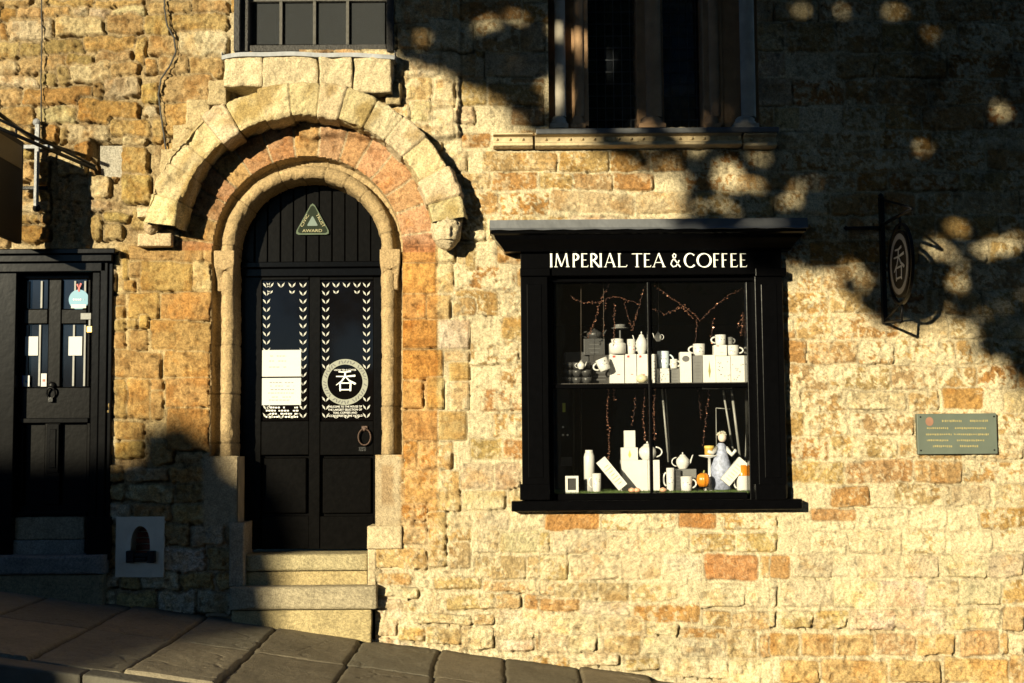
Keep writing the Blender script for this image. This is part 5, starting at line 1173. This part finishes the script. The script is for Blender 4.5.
# plastered boot scraper niche
x, z = P(140, 577, -.03); t = thing('boot_scraper', (x, -.03, z), 'pale rendered square with pointed niche and black iron boot scraper low on the wall', 'boot scraper')
mb = MB(); Yp = -.035; cxp = P(140, 540, Yp)[0]; X_ = lambda p: P(p, 545, Yp)[0]; Zz = lambda p: P(140, p, Yp)[1]
outer = [(X_(115.5), Zz(577)), (X_(115.8), Zz(517)), (X_(164), Zz(516.5)), (X_(163.5), Zz(577.5))]
nich = [(X_(130.5), Zz(562))]+[(X_(130.5+ (140-130.5)*(1-math.cos(R(a)))), Zz(548-22*math.sin(R(a))**.8)) for a in np.linspace(0, 90, 9)]+[(X_(150-(150-140)*(1-math.cos(R(a)))), Zz(548-22*math.sin(R(a))**.8)) for a in np.linspace(80, 0, 8)]+[(X_(150), Zz(562))]
n = len(nich); top = [(X_(115.8+(164-115.8)*k/(n-1)), Zz(516.8)) for k in range(n)]
for k in range(n-1): mb.prism([nich[k], nich[k+1], top[k+1], top[k]][::-1], Yp, .02)
mb.prism([outer[0], nich[0], top[0]][::-1], Yp, .02); mb.prism([nich[-1], outer[3], top[-1]][::-1], Yp, .02); mb.prism([outer[0], outer[3], nich[-1], nich[0]][::-1], Yp, .02)
for k in range(n-1): a, b = nich[k], nich[k+1]; mb.add([(a[0], Yp+.001, a[1]), (b[0], Yp+.001, b[1]), (b[0], .14, b[1]), (a[0], .14, a[1])], [(0, 1, 2, 3)])
mb.build('render_surround', PLASTER, t)
for k in range(6):
    o = MB().pb(128, 152, 526+k*6.2, 531+k*6.2, .10, .16).build('niche_brick', BRICK, t, bevel=.003)
MB().pb(126, 154, 522, 566, .112, .165).build('niche_back', MORT, t)
mb = MB(); mb.pb(127, 153, 553, 557.5, -.06, -.045); 
for px in (129.5, 150.5): mb.pb(px-4, px+4, 551, 563, -.075, -.03)
mb.pb(134, 146, 557.6, 562, -.058, -.046)
mb.build('scraper_iron', IRON, t, bevel=.006)

# ================================================================== GROUND
KX, KY = G(95, 668); KY = -1.62 if not (-2.4 < KY < -1.0) else KY
def gslabs():
    xs_ = [-16.0]; q = random.Random(2); near = [G(px, py)[0] for px, py in ((150, 653), (250, 652), (348, 660), (438, 655), (504, 662), (580, 673))]
    step = (near[-1]-near[0])/(len(near)-1); x = near[0]
    left = [near[0]-step*k for k in range(1, 24)][::-1]; right = [near[-1]+step*k for k in range(1, 24)]
    bx = [v+(0 if v in near else q.uniform(-.05, .05)) for v in left+near+right]
    ry = [0.25, -.02+KY*.48, KY]
    xs = np.concatenate([np.arange(bx[0], -4.6, .05), np.arange(-4.6, 2.6, .011), np.arange(2.6, bx[-1], .05)]); ys = np.concatenate([[KY], np.arange(KY, .3, .011)])
    Xg, Yg = np.meshgrid(xs, ys); h = np.zeros_like(Xg); col = np.zeros(Xg.shape+(3,))
    wb = (fbm(Xg*150, Yg*150, 60, 301, 3)-.5)*.03; wb2 = (fbm(Xg*150, Yg*150, 9, 305, 3)-.5)*.014
    row = (Yg+wb > ry[1]).astype(int); bxa = np.array(bx)
    for r_ in (0, 1):
        jb = bxa+(0.0 if r_ == 1 else 0.012)
        if r_ == 0: jb = jb+np.array([0 if abs(v+1.8) < 2.6 else random.Random(int(v*50)).uniform(-.12, .12) for v in bxa])
        xx = Xg+wb+wb2; idx = np.searchsorted(jb, xx); d = np.minimum(np.abs(xx-jb[np.clip(idx-1, 0, len(jb)-1)]), np.abs(xx-jb[np.clip(idx, 0, len(jb)-1)]))
        dy = np.minimum(np.abs(Yg+wb2+wb-ry[1]), 9); d = np.minimum(d, dy); rs_ = np.random.RandomState(40+r_); offs = rs_.uniform(-1, 1, len(jb)+2)
        tx = rs_.uniform(-1, 1, len(jb)+2)*.010; cc = rs_.uniform(.84, 1.12, len(jb)+2); hue = rs_.uniform(-.05, .05, len(jb)+2)
        hh = -.024*np.exp(-(d/.008)**2)-.002*np.exp(-(d/.03)**2)+offs[idx]*.004+tx[idx]*(Yg-ry[1])
        cl = np.stack([.185*cc[idx]*(1+hue[idx]), .160*cc[idx], .112*cc[idx]*(1-hue[idx])], -1)*(1-.6*np.exp(-(d/.010)**2))[..., None]
        m_ = row == r_; h = np.where(m_, hh, h); col = np.where(m_[..., None], cl, col)
    h += (fbm(Xg*150, Yg*150, 40, 311, 5, .55)-.5)*.014+(fbm(Xg*150, Yg*150, 6, 321, 3)-.5)*.003
    riv = np.abs(fbm(Xg*150, Yg*150, 55, 331, 4)-.5); h -= .007*np.exp(-(riv/.008)**2)*(fbm(Xg*150, Yg*150, 90, 341, 2) > .5)
    v = (fbm(Xg*150, Yg*150, 50, 351, 5, .6)-.5)[..., None]; sp = (fbm(Xg*150, Yg*150, 4, 361, 3, .7)-.5)[..., None]
    foot_dark = sst(-.14, -.02, Yg)[..., None]*.4; col = col*(1+.55*v+.4*sp)*(1-foot_dark)  # slabs darken towards the foot of the wall
    h[0] = -.08; Yg[0] = KY+.001; pos = np.stack([Xg, Yg, ground(Xg, Yg)+h], -1); o = npmesh('pavement', pos, np.clip(col, .01, .9), SLAB); o['kind'] = 'structure'; o['label'] = 'sloping pavement of worn stone slabs at the foot of the wall'
gslabs()
def strip(name, y0, y1, ztop, xa, xb, mbp, m, seg=.9, gap=.008, drop=.14, jit=.004, seed=1):
    q = random.Random(seed); x = xa; mb = MB()
    while x < xb:
        x1 = x+seg*q.uniform(.8, 1.2); j = q.uniform(-1, 1)*jit
        vs = []
        for xx in (x+gap/2, x1-gap/2):
            for yy in (y0, y1): vs += [(xx, yy, ground(xx, yy)+ztop+j-drop), (xx, yy, ground(xx, yy)+ztop+j)]
        mb.add(vs, [(0, 1, 3, 2), (4, 6, 7, 5), (0, 4, 5, 1), (2, 3, 7, 6), (0, 2, 6, 4), (1, 5, 7, 3)]); x = x1
    o = mb.build(name, m, None, bevel=.012); o['kind'] = 'structure'; return o
o = strip('kerb', KY-.16, KY-.001, -.006, -14, 14, None, mat('kerb_stone', (.095, .085, .062), rough=.85, noise=.2, nscale=7, bump=.6, bscale=30), seed=4, drop=.3); o['label'] = 'line of pale kerbstones along the pavement'
mb = MB(); zr = -.13
def gp(x, y, dz): return (x, y, ground(x, y)+dz)
q = random.Random(8)
y = KY-.17; x_lo, x_hi = -8, 3
# the gutter row of setts and the road sheet
mb.add([gp(-60, KY-.158, zr), gp(60, KY-.158, zr), gp(60, -13, zr), gp(-60, -13, zr)], [(0, 3, 2, 1)])
o = mb.build('road', ROAD); o['kind'] = 'structure'; o['label'] = 'dark sloping road surface below the kerb'
setts = MB()
for r_ in range(4):
    x = -8.0
    while x < 4:
        w = q.uniform(.14, .22); yy = KY-.17-r_*.115; j = q.uniform(-.006, .006); vs = []
        for xx in (x+.006, x+w-.006):
            for y_ in (yy-.105, yy-.004): vs += [gp(xx, y_, zr-.02), gp(xx, y_, zr+.018+j)]
        setts.add(vs, [(0, 1, 3, 2), (4, 6, 7, 5), (0, 4, 5, 1), (2, 3, 7, 6), (0, 2, 6, 4), (1, 5, 7, 3)]); x += w
o = setts.build('gutter', mat('dark_setts', (.075, .075, .08), rough=.8, noise=.2, bump=.6, bscale=50), None, bevel=.01); o['kind'] = 'structure'; o['label'] = 'dark stone setts in the gutter'
mb = MB(); mb.add([gp(-200, 200, -.32), gp(200, 200, -.32), gp(200, -260, -.32), gp(-200, -260, -.32)], [(0, 3, 2, 1)]); o = mb.build('ground', mat('dark_earth', (.12, .10, .07), rough=1, noise=.2, nscale=2, bump=.3)); o['kind'] = 'structure'
# building body behind the wall face so that a step to the side still meets stone
mb = MB(); zz0 = ground(-3, 0)-1.5
mb.box(wpos(-525, 0)[0], wpos(1565, 0)[0], 6.3, 6.8, zz0, wpos(0, -420)[1]); mb.build('back_wall', HSTONE, BLD)
zt_w = wpos(0, -418)[1]
mb = MB(); xa, xb = wpos(-530, 0)[0], wpos(1565, 0)[0]
mb.add([(xa, -.25, zt_w-.05), (xb, -.25, zt_w-.05), (xb, 3.5, zt_w+3), (xa, 3.5, zt_w+3), (xa, 7, zt_w-.05), (xb, 7, zt_w-.05)], [(0, 1, 2, 3), (3, 2, 5, 4), (0, 3, 4), (1, 5, 2)])
mb.build('roof', HROOF, BLD)

# ================================================================== ACROSS THE STREET (out of frame: what throws the shade)
def SP(px, py, D):                 # the place, D metres out along the sun's line, that shades this spot of the wall
    x, z = P(px, py, 0); return Vector((x-SDX*D, -D, z+SDZ*D))
D = 20.0
a = [SP(*p, D) for p in ((-700, 800), (-700, 466), (112, 458), (196, 452), (256, 482), (274, 530), (294, 640), (374, 696), (410, 900))]
g0 = ground(-9, -D)-.4
hs = thing('opposite_house', (a[3].x, -D, g0), 'stone house behind the camera whose roof shades the lower left of the wall', 'house')
poly = [(p.x, p.z) for p in a]; poly[0] = (poly[0][0], g0); poly[-1] = (poly[-1][0], g0)
wallz = a[5].z
SH = Matrix(((1, SDX, 0, SDX*D), (0, 1, 0, 0), (0, 0, 1, 0), (0, 0, 0, 1)))     # sheared along the sun's bearing so the depth adds no shadow
mb = MB(); mb.prism([(poly[0][0], g0), (poly[8][0], g0), poly[7], poly[6], (poly[5][0], wallz), (poly[0][0], wallz)], -D, -D-5.0, SH); mb.build('house_wall', HSTONE, hs)  # outline widened at the foot to lay shade on paving and kerb
mb = MB(); mb.prism([(poly[0][0], wallz), (poly[5][0], wallz), (poly[4][0], poly[4][1]), (poly[3][0], poly[3][1]), (poly[2][0], poly[2][1]), (poly[1][0], poly[1][1])], -D+.01, -D-5.0, SH); mb.build('house_roof', HROOF, hs)
for k in range(3):
    xx = poly[-1][0]-1.6-k*2.2; MB().box(xx-.5, xx+.5, -D+.002, -D+.08, wallz-2.2, wallz-.9).build('house_window', mat('dark_house_pane', (.02, .025, .03), rough=.1, bump=0), hs)
c0, c1 = SP(132, 440, D), SP(178, 440, D); ct = SP(155, 426, D)
ch = MB().box(c0.x, c1.x, -D-.6, -D-.0, c0.z-1.0, ct.z+.02).build('chimney', BRICK, hs)
mb = MB(); mb.lathe([(.12, -.05), (.10, .10), (.0, .12)], ((c0.x+c1.x)/2, -D-.3, ct.z)); mb.build('chimney_pot', HROOF, ch)
# big tree: crown stands where the sun line to the shaded stones passes
DARK = [(393, -500), (394, 22), (404, 62), (440, 70), (456, 76), (490, 90), (512, 98), (518, 130), (600, 134), (612, 150), (648, 166), (657, 150), (664, 146), (678, 146), (686, 168), (692, 222), (700, 238), (748, 240), (757, 262), (780, 268), (846, 268), (852, 294), (880, 316), (915, 318), (956, 314), (978, 326), (985, 348), (1007, 355), (1018, 377), (1060, 400), (1700, 470), (1700, -500)]
HOLES0 = [(516, 14, 13, 13), (487, 24, 12, 9), (733, 181, 33, 17), (936, 248, 17, 15), (1004, 246, 34, 14), (921, 153, 10.5, 10.5), (1001, 112, 11.5, 11.5), (807, 183, 11, 9.5), (808, 7, 12, 11), (838, 14, 15, 13), (893, 13, 10, 10), (932, 35, 8.5, 8.5), (577, 28, 15, 30), (557, 24, 8, 26), (557, 92, 8, 24), (702, 30, 5, 12), (557, 100, 9, 12), (572, 140, 17, 8), (955, 228, 12, 9), (868, 283, 11, 9), (795, 196, 9, 9), (980, 70, 8, 8), (1060, 190, 12, 12), (700, 143, 9, 9), (760, 158, 10, 9), (556, 20, 9, 14), (648, 147, 12, 8), (430, 45, 10, 9), (880, 75, 8, 8)]
HOLES = []
q = random.Random(55)
for a, b, c, d in HOLES0:
    HOLES.append((a, b, c*.62, d*.62))
    for _ in range(3): an = q.uniform(0, 6.28); HOLES.append((a+c*.75*math.cos(an), b+d*.75*math.sin(an), c*q.uniform(.15, .4), d*q.uniform(.15, .4)))
for _ in range(70):
    a, b = DARK[q.randrange(2, 29)]; HOLES.append((a+q.gauss(10, 30), b-abs(q.gauss(0, 32)), q.uniform(2, 8), q.uniform(2, 6)))
for _ in range(26): HOLES.append((q.uniform(420, 1040), q.uniform(-10, 300), q.uniform(.5, 3.0), q.uniform(.5, 3.0)))
def inpoly(x, y, poly):
    c = False; j = len(poly)-1
    for i in range(len(poly)):
        xi, yi = poly[i]; xj, yj = poly[j]
        if (yi > y) != (yj > y) and x < (xj-xi)*(y-yi)/(yj-yi)+xi: c = not c
        j = i
    return c
q = random.Random(77)
tb = SP(1650, 300, 11); gt = ground(tb.x, tb.y)-.4
tree = thing('leafy_tree', (tb.x, tb.y, gt), 'large leafy tree behind the camera, dappling the upper right wall, crown extended to block sky', 'tree')
mb = MB(); limb = [Vector((tb.x, tb.y, gt)), Vector((tb.x+.1, tb.y, gt+3)), tb, SP(1350, 180, 11), SP(1100, 90, 11), SP(850, 60, 11), SP(640, 30, 11), SP(470, 0, 11)]
mb.tube(limb, [.42, .34, .30, .24, .19, .14, .09, .04], n=12)
for s_, e in (((1350, 180), (1400, -250)), ((1100, 90), (1050, 330)), ((1100, 90), (950, -200)), ((850, 60), (800, 220)), ((850, 60), (700, -200)), ((640, 30), (560, -150)), ((640, 30), (600, 110)), ((1200, 120), (1250, 330))):
    p0, p1 = SP(*s_, 11), SP(*e, 11+q.uniform(-1.5, 1.5)); mb.tube([p0, p0.lerp(p1, .5)+Vector((0, q.uniform(-.3, .3), .1)), p1], [.11, .07, .02], n=8)
mb.build('trunk', BARK, tree)
mb = MB(); cnt = 0; vs = []; fs = []
def leafat(p, s):
    d = Vector((q.gauss(0, 1), q.gauss(0, 1), q.gauss(0, 1))).normalized(); e = d.cross(Vector((q.gauss(0, 1), q.gauss(0, 1), q.gauss(0, 1)))).normalized()
    n = len(vs); vs.extend([tuple(p-d*s), tuple(p+e*s*.6), tuple(p+d*s), tuple(p-e*s*.6)]); fs.append((n, n+1, n+2, n+3))
while cnt < 95000:
    u, v = q.uniform(385, 1690), q.uniform(-480, 475)
    if v < -140 and q.random() < .5: continue
    if u > 1080 and q.random() < .5: continue
    if not inpoly(u, v, DARK): continue
    e = 3.0
    if any(((u-a)/(c+e))**2+((v-b)/(d+e))**2 < 1 for a, b, c, d in HOLES): continue
    leafat(SP(u, v, 11+q.gauss(0, .9)), q.uniform(.05, .092)); cnt += 1
for k in range(11000):                                     # upper crown leaves, added to hold back the sky light
    leafat(SP(q.uniform(150, 1900), -480-1100*q.random(), 11+q.gauss(0, 1.5)), q.uniform(.14, .22))
for k in range(17000):                                     # leaf canopy added high over the street to block sky light, above the sun's path
    leafat(Vector((q.uniform(-16, 14), q.uniform(-16, -2.5), q.uniform(14, 18))), q.uniform(.22, .32))
for k in range(500):                                       # loose twigs at the crown's lower rim
    i = q.randrange(4, len(DARK)-2); (x0_, y0_), (x1_, y1_) = DARK[i], DARK[i+1]; f = q.random()
    u = x0_+(x1_-x0_)*f+q.gauss(0, 7); v = y0_+(y1_-y0_)*f+q.gauss(0, 7); leafat(SP(u, v, 11+q.gauss(0, .6)), q.uniform(.03, .07))
mb.add(vs, fs); mb.build('crown', LEAF, tree)
def sky_block_house(name, x0, x1, y, zt, label):  # tall houses added out of view to cut sky light on the wall
    g_ = ground((x0+x1)/2, y)-1.5; t = thing(name, ((x0+x1)/2, y, g_), label, 'house')
    MB().box(x0, x1, y-7, y, g_, zt).build('house_wall', HSTONE, t)
    mb = MB(); mb.add([(x0-.2, y+.3, zt), (x1+.2, y+.3, zt), (x1+.2, y-3.5, zt+3), (x0-.2, y-3.5, zt+3), (x0-.2, y-7.3, zt), (x1+.2, y-7.3, zt)], [(0, 1, 2, 3), (3, 2, 5, 4), (0, 3, 4), (1, 5, 2)]); mb.build('house_roof', HROOF, t)
    n = int((x1-x0)/2.4)
    for i in range(n):
        for r_ in range(3):
            xx = x0+(x1-x0)*(i+.5)/n; zz = zt-2.3-r_*2.9
            f = MB().box(xx-.55, xx+.55, y+.002, y+.06, zz, zz+1.5).build('house_window', mat('white_sash_paint', (.5, .5, .48), bump=0), t)
            MB().box(xx-.47, xx+.47, y+.061, y+.065, zz+.08, zz+1.42).build('house_pane', mat('dark_house_pane', (.02, .025, .03), rough=.1, bump=0), f)
sky_block_house('added_terrace_house', -1.0, 30, -13.2, 15.5, 'added tall stone terrace house, unseen behind the camera on the right, that blocks sky light')
sky_block_house('added_corner_house', -44, -16.6, -12.5, 15.0, 'added tall stone corner house, unseen behind the camera on the left, that blocks sky light')
gw = MB().box(-16.4, -1.1, -14.4, -14, ground(-16, -14)-2, 2.7).build('added_garden_wall', HSTONE); tag(gw, 'added high stone garden wall between the two tall houses, unseen, that blocks low sky', 'wall')  # wall added out of view to block the sky near the horizon
# row of trees further off: reflected in the old panes
for k in range(9):
    X_b = -26+k*4.6+q.uniform(-1, 1); Yb = -40+q.uniform(-3, 3); gz = ground(X_b, Yb)-.4; H_ = (14.6 if X_b > -15 else 8.6)+q.uniform(-1.5, .5)
    t = thing('distant_tree', (X_b, Yb, gz), 'distant tree in a row far behind the camera, seen only as reflections in the panes', 'tree', 'row of trees far across the street')
    mb = MB(); mb.tube([(X_b, Yb, gz), (X_b+.2, Yb, gz+4), (X_b, Yb, H_-2)], [.3, .22, .06], n=8); mb.build('trunk', BARK, t)
    vs = []; fs = []
    cl = [Vector((X_b+q.gauss(0, 1.5), Yb+q.gauss(0, 1.2), q.uniform(H_-7.5, H_-1))) for _ in range(13)]
    for c_ in cl:
        for _ in range(130): leafat(c_+Vector((q.gauss(0, .6), q.gauss(0, .6), q.gauss(0, .5))), q.uniform(.12, .24))
    mb = MB(); mb.add(vs, fs); mb.build('crown', LEAF, t)

# ================================================================== CAMERA, LIGHT, WORLD
cd = bpy.data.cameras.new('camera'); cam = bpy.data.objects.new('camera', cd); COL.objects.link(cam); SC.camera = cam
cd.sensor_width = 36; cd.lens = F/1024*36; cd.clip_start = .05; cd.clip_end = 1000
cam.matrix_world = Matrix(((AX[0], AY[0], -_f[0], CAMP[0]), (AX[1], AY[1], -_f[1], CAMP[1]), (AX[2], AY[2], -_f[2], CAMP[2]), (0, 0, 0, 1)))
el = math.asin(-SUN.z); az = math.atan2(-SUN.x, -SUN.y)      # direction towards the sun, clockwise from +Y
sd = bpy.data.lights.new('sun', 'SUN'); sd.energy = 5.0; sd.angle = R(.53); sd.color = (1, .885, .61)
so = bpy.data.objects.new('sun', sd); COL.objects.link(so); so.rotation_euler = SUN.to_track_quat('-Z', 'Y').to_euler()
w = bpy.data.worlds.new('World'); SC.world = w; w.use_nodes = True; nt = w.node_tree; bg = nt.nodes['Background']
sky = nt.nodes.new('ShaderNodeTexSky'); sky.sky_type = 'NISHITA'; sky.sun_disc = False; sky.sun_elevation = el; sky.sun_rotation = az; sky.dust_density = 0.1; sky.air_density = 1.0; sky.ozone_density = 6.0
nt.links.new(sky.outputs[0], bg.inputs[0]); bg.inputs[1].default_value = .09
SC.view_settings.view_transform = 'Standard'; SC.view_settings.look = 'None'; SC.view_settings.gamma = 1; SC.view_settings.exposure = 1.02
SC.cycles.max_bounces = 6; SC.cycles.transparent_max_bounces = 16; SC.cycles.diffuse_bounces = 1
print('pavement kerb Y', KY, 'gx', GX)
